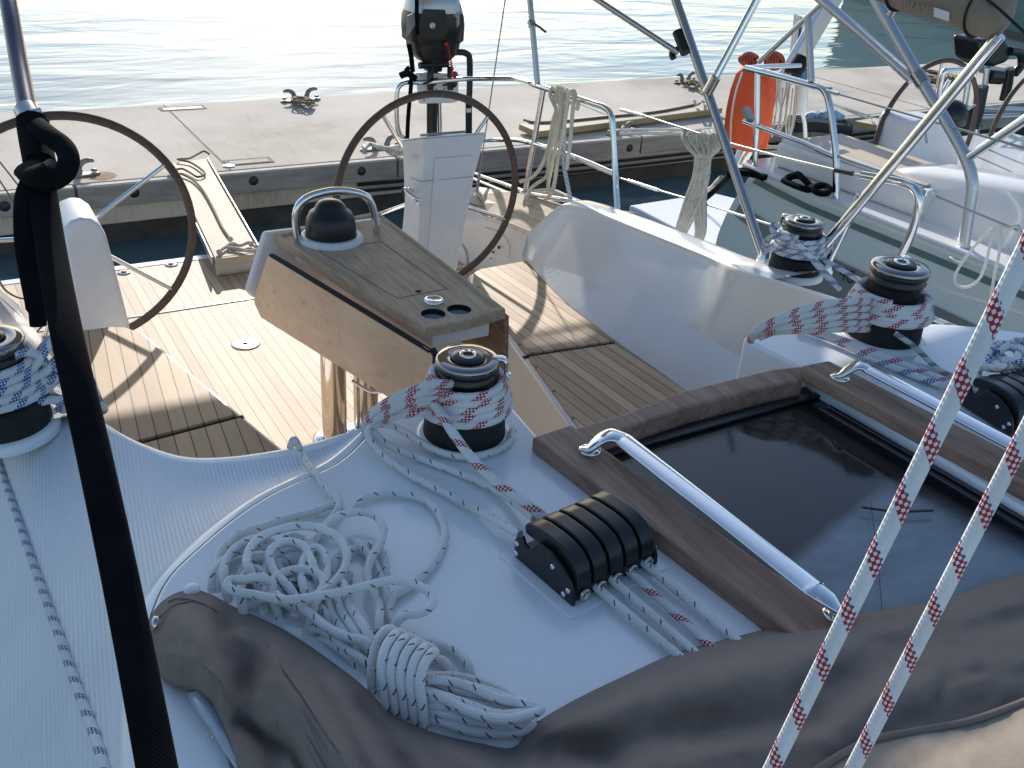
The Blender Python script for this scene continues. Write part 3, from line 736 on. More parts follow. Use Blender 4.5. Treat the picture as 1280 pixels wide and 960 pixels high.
for a, b in zip(lid, lid[1:]+lid[:1]): lg.tube([a, b], (.0016, .0008), 6)
lg.build('lid_gap', M['blkmat'], ttop)
MB().lathe([(.010, 0), (.010, .001), (0, .001)], at(523, 364, z=zt-.0055), 16).build('finger_hole', M['blkmat'], ttop)
cpn = at(542, 378, z=zt-.006)
MB().lathe([(.030, 0), (.030, .008), (.027, .012), (.022, .012), (.020, .009), (0, .009)], cpn, 28).build('chrome_cap', M['chrome'], ttop)
MB().box(*[(p.x, p.y, p.z) for p in (at(440, 304, z=zt-.004)-V((.016, .012, 0)), at(440, 304, z=zt-.004)+V((.016, .012, .008)))]).build('lid_catch', M['chrome'], ttop, bevel=.002)
# white body under the top
MB().prism([V((x, y, zt-.034)) for x, y in [(lerp(fs.x, fp_.x, .16), fs.y+.045), (lerp(fs.x, fp_.x, .86), fp_.y+.02), (lerp(as_.x, ap.x, .86), ap.y-.05), (lerp(as_.x, ap.x, .14), as_.y-.04)]], (0, 0, -.06)).build('body', M['white'], tb, bevel=.006)
MB().prism([V((x, y, zt-.09)) for x, y in [(lerp(fs.x, fp_.x, .3), fs.y+.12), (lerp(fs.x, fp_.x, .7), fp_.y+.1), (lerp(as_.x, ap.x, .65), ap.y-.1), (lerp(as_.x, ap.x, .3), as_.y-.1)]], (0, 0, -.2)).build('bottle_box', M['white'], tb, bevel=.01)
ecy = as_.y+.02
ec = [at(*p, y=ecy) for p in [(331, 293), (308, 366), (314, 374), (336, 340)]]
e_ = MB(); e_.prism([ec[0]+V((.0, 0, .003)), ec[1], ec[2]+V((.03, 0, -.02)), V((.08, ecy, .56)), V((ap.x-.03, ecy, .70)), V((ap.x-.01, ecy, zt-.004))], (0, .035, 0)); e_.build('end_panel', M['white'], tb, bevel=.012, seg=3)
# leaves
h0, h1 = at(341, 317, z=zt-.034), at(541, 437, z=zt-.034); dv = (h1-h0); nrm = V((dv.y, -dv.x, 0)).normalized()
if nrm.x > 0: nrm = -nrm
LQ = lambda px, py: at_plane(px, py, h0+nrm*.012, nrm)
lf = [LQ(335, 318), LQ(317, 371), LQ(318, 380), LQ(326, 397), LQ(492, 501), LQ(528, 497), LQ(540, 486), LQ(542, 446), LQ(537, 438)]
MB().prism(lf, -nrm*.018).build('leaf', M['leaf'], tb, bevel=.002)
MB().tube([h0+nrm*.005+V((0, 0, -.004)), h1+nrm*.005+V((0, 0, -.004))], (.011, .006), 10, flat=(0, 0, 1)).build('hinge_strip', M['blkmat'], tb)
eb = MB(); eb.tube([p-nrm*.009 for p in (lf[8], lf[7], lf[6], lf[5], lf[4])], .0105, 10, res=None); eb.build('leaf_edging', M['blkmat'], tb)
px_ = fp_.x+.012
pl_ = [(px_-.002, fp_.y+.02, zt-.036), (px_-.01, ap.y-.02, zt-.036), (px_-.01, ap.y-.05, .62), (px_, fp_.y+.05, .55), (px_, fp_.y+.0, .58)]
MB().prism(pl_, (.018, 0, 0)).build('leaf', M['frame'], tb, bevel=.004)
# legs
lp = at(419, 548, z=0); lp2 = V((-lp.x+.02, lp.y, 0))
for p in (lp, lp2):
    l_ = MB().tube([p, p+V((0, 0, .62))], .048, 24).build('leg', M['chrome'], tb)
    MB().lathe([(.085, 0), (.085, .006), (.07, .014), (.05, .02)], p, 28).build('foot_plate', M['chrome'], l_)
MB().tube([at(476, 490, z=.45), at(462, 489, z=.44), at(440, 476, z=.46)], .006, 8, res=4).build('leaf_stay', M['chrome'], tb)
# rail and compass
f0, f1 = at(373, 302, z=zt-.004), at(471, 291, z=zt-.004); dv = f1-f0; nr = V((dv.y, -dv.x, 0)).normalized()
GQ = lambda px, py: at_plane(px, py, f0, nr)
gr = MB().tube(catmull([f0, GQ(370, 280), GQ(371, 263), GQ(379, 251), GQ(395, 243), GQ(420, 238.5), GQ(445, 241), GQ(459, 247), GQ(466, 259), GQ(469, 275), f1], 5), .0135, 14)
gro = gr.build('grab_rail', M['chrome'], tb)
cc = at(414, 299, z=zt-.006)
cmp_ = MB().lathe([(.112, 0), (.112, .008), (.102, .018), (.088, .02), (.086, .012), (0, .012)], cc, 36).build('compass_ring', M['white'], tb)
dm = MB().lathe([(.086, .012), (.087, .04), (.083, .075), (.072, .098), (.056, .108), (.05, .122), (.04, .134), (.024, .141), (0, .143)], cc, 32).build('compass_cover', M['blk'], tb)
# ================================================================== ropes on the cabin roof
def rope_thing(name, label, paths, r, mat, group=None, res=5, cat='rope', n=8):
    mb = MB()
    for p in paths: mb.tube(catmull(p, res) if res else p, r, n)
    return solo(name, mb, M[mat], label, cat, group)

# red-flecked sheet round the near winch
P = wraps(W1, 1.0, 5.2, ph=2.2)
sh = [P]
def tailp(pts, yc, y1):
    L = len(pts); ys = [yc, yc-.035, yc-.02]; return [at(px, py, y=(ys[i] if i < 3 else lerp(yc-.02, y1, (i-2)/(L-3)))) for i, (px, py) in enumerate(pts)]
for k, pts in enumerate([[(575, 480), (548, 480), (520, 487), (492, 498), (470, 513), (459, 528), (457, 552)],
            [(560, 488), (535, 489), (508, 497), (484, 509), (466, 524), (459, 546)],
            [(556, 497), (530, 497), (503, 506), (480, 518), (463, 532), (457, 556)],
            [(558, 505), (536, 500), (512, 509), (487, 519), (468, 530), (461, 552)],
            [(556, 520), (533, 515), (508, 517), (484, 523), (466, 534), (460, 556)]]):
    pts = [(590, pts[0][1])]+pts[1:]; sh.append(tailp(pts, W1.y+.004*k, W1.y+.10))
sh.append([at(530, 492, z=ZR+.11), at(548, 512, z=ZR+.095), at(566, 541, z=ZR+.085), at(590, 573, z=ZR+.07), at(625, 607, z=ZR+.055), at(660, 631, z=ZR+.046), at(683, 650, z=ZR+.036)])
rope_thing('sheet_rope', 'red-flecked white rope wound round the nearest roof winch and led to the clutch', sh, .0082, 'r_red', 'ropes on the winches')
# dark-ticked white lines behind the clutch
rope_thing('control_line', 'white line with dark ticks circling the foot of the nearest roof winch', [[at(px, py, z=ZR+.010+h) for px, py, h in [(641, 538, 0), (634, 555, 0), (612, 566, 0), (584, 571, 0), (553, 566, 0), (526, 553, .004), (505, 539, .01), (488, 531, .02), (470, 531, .03), (460, 540, .03), (466, 554, .02), (487, 575, .004), (520, 597, 0), (560, 618, 0), (602, 641, .004), (650, 668, .02)]]], .0068, 'r_tick', 'ropes on the cabin roof')
rope_thing('control_line', 'white line with dark ticks running straight from the roof edge into the clutch', [[at(px, py, z=ZR+.008+h) for px, py, h in [(462, 536, .03), (478, 552, .015), (505, 565, .004), (545, 580, 0), (590, 598, 0), (632, 620, .004), (668, 648, .02)]]], .0068, 'r_tick', 'ropes on the cabin roof')
# four lines leaving the front of the clutch
for k, (a, b, m, lab) in enumerate([((744, 733), (852, 823), 'r_tick', 'white line with dark ticks leaving the clutch, leftmost of the four'), ((764, 724), (870, 817), 'r_tick', 'white line with dark ticks leaving the clutch, second from left'),
                  ((788, 715), (888, 807), 'r_red', 'red-flecked white line leaving the front of the clutch'), ((806, 705), (918, 798), 'r_tick', 'white line with dark ticks leaving the clutch, nearest the teak board')]):
    p0 = at(*a, z=ZR+.013); p1 = at(*b, z=ZR+.010); p2 = p0+(p1-p0)*1.9
    rope_thing('halyard', lab, [[p0+(p0-p1).normalized()*.02+V((0, 0, .002)), p0, p1, V((p2.x, p2.y, ZR+.012))]], .0064, m, 'lines leaving the rope clutch')

# the heap of spare line, traced strand by strand
def cp(pts, z0, amp=0.0):
    out = []
    for i, p in enumerate(pts):
        q_ = (250+p[0]/2.977, 640+p[1]/2.977)
        out.append(drop(q_[0], q_[1], z0+(p[2] if len(p) > 2 else 0)))
    out[0].z -= .016+z0*.6; out[-1].z -= .016+z0*.6
    return out
hp_ = [
 ([(335, -262), (352, -246), (376, -205), (400, -160), (432, -118), (470, -70), (520, -10), (490, 50), (440, 110), (415, 160), (430, 230), (470, 300), (500, 350)], .013),
 ([(560, 10), (500, -5), (420, 18), (330, 40), (240, 68), (150, 100), (90, 150), (62, 200), (75, 260), (60, 310)], .009),
 ([(560, 12), (600, -25), (645, -48), (700, -55), (790, -45), (860, -10), (905, 60), (905, 130), (860, 220), (780, 295), (720, 335), (700, 390), (725, 445), (800, 490), (900, 515), (965, 550), (1000, 600), (1010, 640)], .009),
 ([(45, 310), (50, 260), (85, 205), (150, 165), (250, 150), (340, 185)], .010),
 ([(110, 335), (95, 290), (100, 225), (150, 165), (240, 140), (330, 150)], .020),
 ([(250, 335), (195, 290), (180, 240), (205, 180), (270, 140), (350, 118), (430, 120), (500, 150), (545, 205), (540, 275), (495, 335), (440, 390), (395, 455)], .032),
 ([(130, 250), (180, 265), (240, 240), (300, 205), (360, 190)], .010),
 ([(410, 405), (340, 350), (285, 290), (262, 230), (275, 195), (325, 170), (385, 185), (410, 225), (430, 280), (460, 325)], .030),
 ([(300, 262), (360, 270), (410, 315), (440, 375), (480, 430), (530, 480)], .016),
 ([(330, 210), (380, 250), (410, 330), (430, 400)], .009),
 ([(640, 535), (665, 470), (665, 400), (640, 340), (622, 285), (640, 220), (675, 160), (680, 100), (640, 58), (570, 52), (500, 80), (440, 120)], .026),
 ([(560, 85), (590, 140), (640, 200), (680, 290), (690, 340), (650, 400)], .012),
 ([(470, 300), (490, 240), (520, 180), (580, 155), (650, 150), (690, 210), (680, 300)], .010),
 ([(440, 400), (520, 440), (560, 410), (600, 470), (640, 540)], .014),
 ([(560, 490), (600, 520), (575, 560), (640, 600)], .012),
 ([(380, 440), (450, 470), (540, 540), (610, 590), (670, 615)], .016),
 ([(430, 440), (480, 500), (560, 560), (640, 610)], .009),
 ([(700, 480), (770, 500), (790, 550), (860, 560), (920, 590), (940, 640)], .009),
 ([(330, 350), (250, 345), (170, 350), (125, 350), (112, 370), (135, 393), (210, 405), (320, 425), (430, 412), (540, 392), (640, 365), (720, 350), (800, 365), (855, 400), (862, 440), (820, 472), (750, 488), (690, 485)], .046),
 ([(180, 360), (260, 375), (340, 400), (410, 440), (470, 490), (550, 530), (620, 550), (680, 575)], .030)]
strands = [cp(p, z) for p, z in hp_]
# the hanked bundle: long bights and the turns that hold them
for k, (a, b) in enumerate([(0, 0), (14, 34), (26, 66), (-10, 98), (30, 120), (4, 150)]):
    strands.append(cp([(690, 600+b*.9), (820, 640+b*.75), (960, 640+b*.95+a), (1090, 680+b+a*.4), (1190-a, 740+b*.6), (1235-a*2, 790+b*.25), (1215-a*2, 835-b*.02), (1120, 850-a), (1000, 840-a-b*.2), (880, 800-b*.25), (760, 730-b*.1)], .012+.009*(k % 4)+(.015 if k > 3 else 0)))
rnd2 = random.Random(3)
for k in range(9):
    cx2, cy2, a = rnd2.uniform(150, 520), rnd2.uniform(170, 360), rnd2.uniform(0, 6)
    w2, h2 = rnd2.uniform(50, 120), rnd2.uniform(40, 110)
    strands.append(cp([(cx2+w2*math.cos(a+t*(.95+.02*k))*(1-.03*t), cy2+h2*math.sin(a+t)*(1-.02*t)) for t in [i*.6 for i in range(rnd2.choice([8, 11, 13]))]], .009+.0045*(k % 6)))
for k in range(4):
    x0 = 430+k*35; strands.append(cp([(x0-60+rnd2.uniform(-20, 20), 250), (x0, 330), (x0+30, 420), (x0+90, 500+k*6), (690, 590+k*8)], .012+.006*k))
turn_c = [(690, 640), (725, 655), (760, 672), (795, 690), (828, 706)]
for k, (x, y) in enumerate(turn_c):
    strands.append(cp([(x-34, y+52, -.03), (x-52, y+8, -.012), (x-32, y-48, .018), (x+8, y-74, .030), (x+40, y-68, .024), (x+28, y-34, .036), (x-2, y+16, .036), (x-14, y+66, .026), (x-2, y+96, .004), (x+18, y+108, -.026)], .030))
rope_thing('rope_heap', 'loose heap of dark-ticked white rope with a tied hank on the shaded roof', strands, .0063, 'r_tick', None, res=6, cat='rope', n=10)

# far side of the roof
sh = [wraps(W2, 1.15, 5.2, ph=2.6, z0=.058, z1=.098, r0=.080, r1=.066)]
for k, pts in enumerate([[(1106, 378), (1064, 377), (1028, 381), (992, 391), (964, 403), (946, 413), (938, 424)], [(1106, 386), (1060, 386), (1020, 391), (986, 399), (960, 407), (944, 415), (938, 426)],
              [(1106, 395), (1056, 395), (1016, 400), (982, 406), (958, 410), (944, 418)], [(1106, 404), (1052, 404), (1012, 407), (980, 410), (958, 413), (944, 420)], [(1106, 412), (1056, 411), (1020, 412), (990, 413), (966, 415), (948, 422)]]):
    sh.append(tailp(pts, W2.y, W2.y+.03))
sh.append([at(px, py, z=ZR+z) for px, py, z in [(985, 405, .045), (1020, 415, .05), (1060, 428, .04), (1110, 448, .02), (1160, 468, .012), (1210, 485, .03)]])
rope_thing('sheet_rope', 'red-flecked white rope wound round the winch behind the right teak board', sh, .0088, 'r_red', 'ropes on the winches')
rope_thing('control_line', 'thick blue-flecked white line lying beside the far chrome grab handle', [[at(px, py, z=ZR+.011) for px, py in [(1000, 410), (1040, 424), (1090, 447), (1140, 468), (1190, 486), (1225, 500)]]], .0085, 'r_blu', 'ropes on the cabin roof')
rope_thing('control_line', 'thin dark green flecked line running down from the far roof winch', [[at(px, py, z=ZR+z) for px, py, z in [(1118, 416, .05), (1130, 424, .04), (1146, 436, .02), (1160, 450, .01), (1175, 463, .008), (1200, 476, .008), (1225, 492, .02)]]], .0066, 'r_grn', 'ropes on the cabin roof')
rope_thing('jib_sheet', 'taut white line with small blue flecks along the port deck edge', [[at(1026, 322, x=1.23), at(1060, 342, x=1.25), at(1118, 376, x=1.28), at(1200, 412, x=1.30), at(1290, 448, x=1.33)]], .0085, 'r_blu', None, res=3)
rope_thing('jib_sheet', 'short slack blue-flecked line arching over the right roof edge', [[at(px, py, z=.98) for px, py in [(1140, 416), (1146, 409), (1158, 408), (1172, 413), (1192, 420), (1230, 428), (1275, 440)]]], .008, 'r_blu', None)
P = wraps(W3, 1.12, 4.5, ph=.6)
rope_thing('sheet_rope', 'blue-flecked white rope wound round the winch on the white coaming', [P, [at(960, 312, y=W3.y), at(957, 302, y=W3.y-.03), at(966, 296, y=W3.y-.08), at(982, 297, y=W3.y-.1), at(1000, 309, y=W3.y-.1), at(1020, 326, y=W3.y-.12), at(1038, 348, y=W3.y-.16), at(1050, 362, y=W3.y-.2)],
    [at(990, 300, y=W3.y-.1), at(1010, 318, y=W3.y-.12), at(1028, 340, y=W3.y-.15), at(1046, 358, y=W3.y-.2)], [at(975, 283, y=W3.y-.03), at(966, 281, y=W3.y-.01), at(967, 290, y=W3.y-.03), at(980, 298, y=W3.y-.08), at(1006, 312, y=W3.y-.1)]], .0085, 'r_blu', 'ropes on the winches')
P = wraps(W4, 1.3, 5, ph=1.0)
b4 = [P]
for pts in [[(18, 445), (34, 440), (50, 447), (60, 462), (58, 480), (66, 495), (84, 498), (92, 488)], [(30, 470), (48, 452), (62, 430), (80, 420), (92, 428), (88, 448), (70, 458), (52, 470), (44, 490)], [(25, 490), (50, 480), (75, 470), (95, 462), (110, 470), (118, 488), (125, 505), (130, 512), (122, 514)],
            [(10, 500), (38, 496), (58, 486), (70, 472), (66, 455), (76, 448), (90, 455)], [(35, 478), (60, 462), (78, 440), (86, 424), (76, 420), (58, 430), (46, 446)], [(40, 505), (64, 500), (82, 505), (80, 512), (70, 508)]]:
    b4.append([at(px, py, y=W4.y-.05+.008*i) for i, (px, py) in enumerate(pts)])
rope_thing('sheet_rope', 'blue-flecked white rope heaped round the winch at the left edge', b4, .0095, 'r_blu', 'ropes on the winches')
bd = []
for k in range(7):
    a = random.uniform(0, 6); cx_, cy__ = 1262+random.uniform(-10, 16), 440+random.uniform(-6, 8)
    bd.append([at(cx_+math.cos(t+a)*random.uniform(18, 30), cy__+math.sin(t+a)*random.uniform(10, 18)+k*1.5, z=ZR+.075+.012*math.sin(2*t+k)) for t in [i*.7 for i in range(9)]])
bd.append([at(px, py, z=ZR+.03) for px, py in [(1242, 446), (1228, 456), (1222, 470), (1226, 490)]])
rope_thing('rope_bundle', 'tangled blue-flecked rope bundle lying on the clutch at the right edge', bd, .0078, 'r_blu', None)
rope_thing('control_line', 'blue-flecked line running down the ribbed side deck at lower left', [[drop(px, py, .006) for px, py in [(-6, 560), (2, 590), (22, 648), (46, 718), (72, 790), (97, 862), (122, 930), (138, 985)]]], .0068, 'r_blu', None)

# two halyards close to the camera
for a, b, lab in [((965, 960), (1280, 318), 'red-flecked white halyard in the foreground, left of the two'), ((1066, 960), (1280, 545), 'red-flecked white halyard in the foreground, right of the two')]:
    p0 = at(*a, y=-.55); p1 = at(*b, y=-.55); d = (p1-p0)
    q0 = p0-d*((p0.z-ZR-.01)/d.z)
    rope_thing('halyard', lab, [[q0, p0, p1, p1+d*2.2]], .0070, 'r_fore', 'foreground halyards', res=0, n=14)

# ------------------------------------------------------------------ folded sprayhood
from mathutils import noise as NZ
U = [(178, 792), (192, 764), (212, 745), (238, 737), (262, 742), (290, 757), (322, 771), (360, 790), (405, 820), (455, 858), (490, 892), (540, 915), (600, 929), (642, 934), (668, 905), (720, 874), (780, 845), (840, 818), (900, 801), (960, 786), (1020, 774), (1090, 764), (1150, 755), (1200, 742), (1250, 724), (1300, 708), (1380, 684)]
Lo = [(186, 800), (196, 838), (205, 852), (220, 862), (236, 866), (262, 890), (285, 950), (300, 1010), (330, 1120)]
def seg_d(p, a, b):
    ax, ay = a; bx, by = b; dx, dy = bx-ax, by-ay
    t = max(0, min(1, ((p[0]-ax)*dx+(p[1]-ay)*dy)/(dx*dx+dy*dy))); return math.hypot(p[0]-ax-t*dx, p[1]-ay-t*dy)
CREASE = [([(292, 762), (282, 790), (286, 822), (300, 850)], -.022, 19), ([(325, 800), (312, 842), (304, 880), (322, 920), (350, 975)], -.022, 18), ([(336, 806), (352, 850), (392, 905), (440, 975)], .016, 20), ([(300, 905), (340, 930), (400, 960)], -.022, 12),
    ([(222, 770), (250, 800), (262, 850)], .014, 18), ([(455, 880), (480, 930), (520, 985)], -.02, 16), ([(420, 850), (440, 900), (480, 960)], .014, 16), ([(640, 935), (700, 930), (760, 955)], -.03, 26), ([(560, 930), (600, 960), (640, 1000)], .012, 18),
    ([(700, 905), (800, 868), (920, 838), (1040, 815)], .022, 26), ([(690, 950), (800, 918), (900, 905), (1010, 900)], -.030, 24), ([(1010, 870), (1080, 840), (1160, 800), (1290, 770)], -.02, 26), ([(1060, 900), (1120, 870), (1190, 850), (1300, 830)], .018, 20), ([(1170, 870), (1180, 850), (1215, 842), (1290, 838)], -.014, 9), ([(860, 950), (960, 930), (1030, 920)], .016, 18), ([(1080, 790), (1200, 775), (1300, 740)], .012, 14)]
def uy(px):
    for (x0, y0), (x1, y1) in zip(U, U[1:]):
        if x0 <= px <= x1: return y0+(y1-y0)*(px-x0)/(x1-x0)
    return U[0][1] if px < U[0][0] else U[-1][1]
def hgt(px, py):
    d = max(0.0, py-uy(px)); H = .055 if px < 660 else .075
    w_ = max(0, min(1, (px-620)/80)); H = lerp(.060, .085, w_)
    h = H*(1-math.exp(-d/38.0)); f = min(1, d/30.0)
    h += f*.007*NZ.noise(V((px/70, py/42, 1.3)))+f*.004*NZ.noise(V((px/24, py/18, 4.1)))
    for pl2, a, s2 in CREASE:
        m = min(seg_d((px, py), p, q2) for p, q2 in zip(pl2, pl2[1:]))
        h += f*(1.15 if px < 620 else .8)*a*math.exp(-(m/s2)**2)
    return h
Uc = catmull([(x, y, 0) for x, y in U], 7)
rows = []
NT = 64
for i, u in enumerate(Uc):
    t_ = i/7
    if t_ < len(Lo)-1:
        a = Lo[int(t_)]; b = Lo[int(t_)+1]; lo = (a[0]+(b[0]-a[0])*(t_-int(t_)), a[1]+(b[1]-a[1])*(t_-int(t_)))
    else: lo = (u.x+(30 if u.x < 660 else 0), 1330)
    row = []
    for k in range(NT+1):
        t = (k/NT)**1.15; px, py = u.x+(lo[0]-u.x)*t, u.y+(lo[1]-u.y)*t
        e = 1.0 if t_ > 8 else max(0.15, min(1, (1-t)*3))
        row.append(at(px, py, z=ZR+.006+hgt(px, py)*(.25+.75*min(1, t_/3))*e))
    rows.append(row)
sh_ = thing('sprayhood', 'folded taupe canvas sprayhood bunched across the front of the cabin roof', 'sprayhood', (-.5, -.2, ZR))
MB().loft(rows, flip=False).build('canvas', M['canvas'], sh_, solid=.003)
S = catmull([(x, y, 0) for x, y in [(1015, 968), (1050, 945), (1090, 926), (1145, 915), (1200, 905), (1240, 893), (1300, 870), (1380, 838)]], 5)
hs = lambda px, py, e: at(px, py, z=ZR+.006+hgt(px, py)+e)
MB().loft([[hs(p.x, p.y+k*k*3.2, .004+.006*min(1, k/3)) for k in range(11)] for p in S]).build('sunlit_flap', M['canvas2'], sh_, solid=.002)  # lighter canvas colour paints in sunlight below the piped seam
MB().tube([hs(p.x, p.y-1, .008) for p in S], .0042, 8).build('piping', M['canvas'], sh_)
for lo_, wd in [([(210, 752), (226, 748), (250, 753), (272, 764)], .001), ([(335, 805), (356, 838), (385, 880), (425, 940)], .001), ([(200, 772), (216, 757), (240, 751)], .001)]:
    MB().tube([hs(x, y, .003) for x, y in lo_], .0012, 6, res=5).build('seam', M['canvas'], sh_)
wn = [[(234, 866), (258, 864)], [(246, 888), (274, 888)], [(262, 908), (290, 922)], [(278, 934), (304, 950)], [(300, 970), (330, 985)], [(330, 1010), (362, 1030)]]
MB().loft([[at(a[0]+(b[0]-a[0])*t, a[1]+(b[1]-a[1])*t, z=ZR+.012+.012*math.sin(PI*t)) for t in (0, .25, .5, .75, 1)] for a, b in wn]).build('clear_window', M['vinyl'], sh_, solid=.002)
MB().tube([at(px, py, z=ZR+.02) for px, py in [(252, 872), (266, 902), (284, 938), (308, 972)]], .0035, 8, res=4).build('window_welt', M['vinyl'], sh_)
MB().tube([at(262+4*math.cos(a), 921+4*math.sin(a), z=ZR+.03) for a in [i*.5 for i in range(10)]], .0009, 6).build('split_ring', M['steel'], sh_)
MB().lathe([(.011, 0), (.011, .005), (.007, .008), (0, .008)], hs(240, 739, .0), 18).build('snap_cap', M['white'], sh_)
MB().lathe([(.009, 0), (.009, .004), (0, .005)], hs(194, 779, .0), 16, axis=(-1, 0, .6)).build('snap_cap', M['steel'], sh_)

# ------------------------------------------------------------------ black strap and pole at the left
bpole = thing('awning_pole', 'dark steel pole tied with a black strap at the upper left corner', 'pole', at(36, 150, d=1.22))
pt = [at(2, -40, d=1.42), at(10, 0, d=1.36), at(22, 70, d=1.30), at(37, 150, d=1.22), at(46, 200, d=1.18), at(52, 240, d=1.15)]
MB().tube(pt, .0118, 16, res=4).build('tube', M['poledark'], bpole)
MB().tube([at(33, 138, d=1.22), at(40, 150, d=1.21)], .0155, 16).build('clamp', M['steel'], bpole)
MB().tube([at(40, 141, d=1.20), at(50, 140, d=1.20)], .006, 10).build('clamp_screw', M['chrome'], bpole)
strap = MB()
view = -ray(120, 500).normalized()
strap.tube(catmull([at(44, 150, d=1.195), at(50, 215, d=1.15), at(62, 300, d=1.09), at(84, 420, d=1.0), at(118, 570, d=.93), at(158, 760, d=.86), at(196, 958, d=.79), at(222, 1100, d=.74)], 6), (.0163, .0035), 12, flat=view)
strap.tube([at(40, 150, d=1.20), at(44, 175, d=1.19), at(50, 205, d=1.17)], .019, 14, res=4)
strap.tube(catmull([at(44, 156, d=1.18), at(62, 170, d=1.16), at(80, 184, d=1.15), at(86, 200, d=1.14), at(80, 216, d=1.13), at(64, 226, d=1.13), at(46, 224, d=1.13), at(36, 216, d=1.14)], 6), (.0125, .007), 12, flat=view)
strap.tube(catmull([at(34, 210, d=1.15), at(44, 218, d=1.12), at(60, 221, d=1.115), at(74, 212, d=1.13)], 5), (.017, .008), 12, flat=view)
strap.tube(catmull([at(40, 225, d=1.13), at(31, 250, d=1.12), at(31, 300, d=1.10), at(38, 345, d=1.09), at(45, 380, d=1.08), at(48, 407, d=1.07)], 6), [(.0115, .004)]*26+[(.009, .004)]*5, 12, flat=view)
solo('webbing_strap', strap, M['web'], 'black webbing strap knotted to the pole and crossing the left foreground', 'strap')

# ------------------------------------------------------------------ bimini frame, rails, lifelines on our port side
bf = thing('bimini_frame', 'stainless bimini tubes rising from the white coaming beside the blue-roped winch', 'bimini frame', (1.2, 1.2, .9))
def tb_(name, pts, r, par, mat='chrome', res=0): return MB().tube(catmull(pts, res) if res else pts, r, 14).build(name, M[mat], par)
t1a, t1b = at(956, 324, z=.885), at(842, -8, x=1.22)
def upto(a, b, z=2.31): return a+(b-a)*((z-a.z)/(b.z-a.z))
top1 = upto(t1a, t1b)
tb_('bow', [t1a, t1b, top1], .0165, bf, 'steel')
def on(a, b, t): return lerp(a, b, t)
j1 = t1a+(t1b-t1a)*.655
t2b = at(950, -8, x=1.32); tb_('strut', [at(889, 107, x=1.20), t2b, upto(at(889, 107, x=1.20), t2b)], .0135, bf)
MB().tube([at(884, 116, x=1.19), at(895, 96, x=1.20)], .019, 12).build('clamp', M['steel'], bf)
MB().tube([at(847, 40, x=1.205), at(857, 66, x=1.20)], .02, 12).build('sleeve', M['blk'], bf)
MB().tube([at(846, 62, x=1.19), at(840, 66, x=1.19), at(842, 73, x=1.19)], .012, 10, res=3).build('hook', M['blk'], bf)
t3 = at(738, -6, x=.98); tb_('strut', [at(848, 66, x=1.19), t3, upto(at(848, 66, x=1.19), t3)], .0105, bf, 'steel')
t4a, t4b = at(1013, 329, x=1.27), at(1250, 44, x=1.255); tb_('bow', [t4a, t4b], .0165, bf)
tb_('strut', [at(1076, 243, x=1.268), at(1031, 337, x=1.29)], .0135, bf)
for px, py, x in ((956, 322, t1a.x), (1013, 329, 1.27), (1031, 338, 1.29)):
    p = at(px, py, x=x); MB().lathe([(.028, -.012), (.028, 0), (.02, .01), (.02, .03), (0, .032)], p, 16).build('foot_socket', M['chrome'], bf)
# rolled canvas lying along the tubes
rc = thing('rolled_bimini', 'rolled brown bimini canvas with printed lettering at the upper right corner', 'bimini canvas', at(1265, 30, x=1.25))
ra, rb2 = at(1258, 21, x=1.25), at(1062, -40, x=1.25)
dr = (rb2-ra).normalized(); path = []; rad = []
for i in range(40):
    t = i/39; path.append(ra+(rb2-ra)*t*1.35); e = min(1, (t/.035)) if t < .035 else 1
    rr = (.062+.003*math.sin(t*19)+.004*NZ.noise(V((t*9, 0, 2))))*math.sqrt(max(.12, 1-(1-e)**2)); rad.append((rr*1.02, rr))
MB().tube(path, rad, 22).build('canvas_roll', M['canvas3'], rc)
for t in (.13, .62):
    p = ra+(rb2-ra)*t; MB().tube([p+V((0, .057*math.cos(a), .057*math.sin(a)))if False else p+(dr.cross(V((0, 0, 1))).normalized()*math.cos(a)+dr.cross(dr.cross(V((0, 0, 1)))).normalized()*math.sin(a))*.0655 for a in [2*PI*k/28 for k in range(28)]], (.008, .0025), 8, closed=True, flat=dr).build('tie_strap', M['blkmat'], rc)
side = dr.cross(V((0, 0, 1))).normalized()
if side.x > 0: side = -side
vv = (OC-(ra+(rb2-ra)*.45)); vv = (vv-dr*vv.dot(dr)).normalized()
upl = dr.cross(vv)
if upl.z < 0: upl = -upl
pc_ = ra+(rb2-ra)*.45; vv0 = vv; vv = (vv*.80-upl*.60).normalized(); upl = upl*.80+vv0*.60
text('BAVARIA', .034, M['canvas2'], pc_+vv*.0660, frame(dr, -upl) , rc, 'lettering', .001, 1.15)
MB().prism([pc_-dr*.105+vv*.0655+upl*s2+dr*t2 for s2, t2 in ((-.013, -.02), (.013, -.02), (.013, .03), (-.013, .03))], vv*.002).build('logo_patch', M['white'], rc)
MB().tube([at(1228, -6, x=1.19), at(1252, 14, x=1.19), at(1282, 42, x=1.19)], .004, 8).build('tie_cord', M['blkmat'], rc)

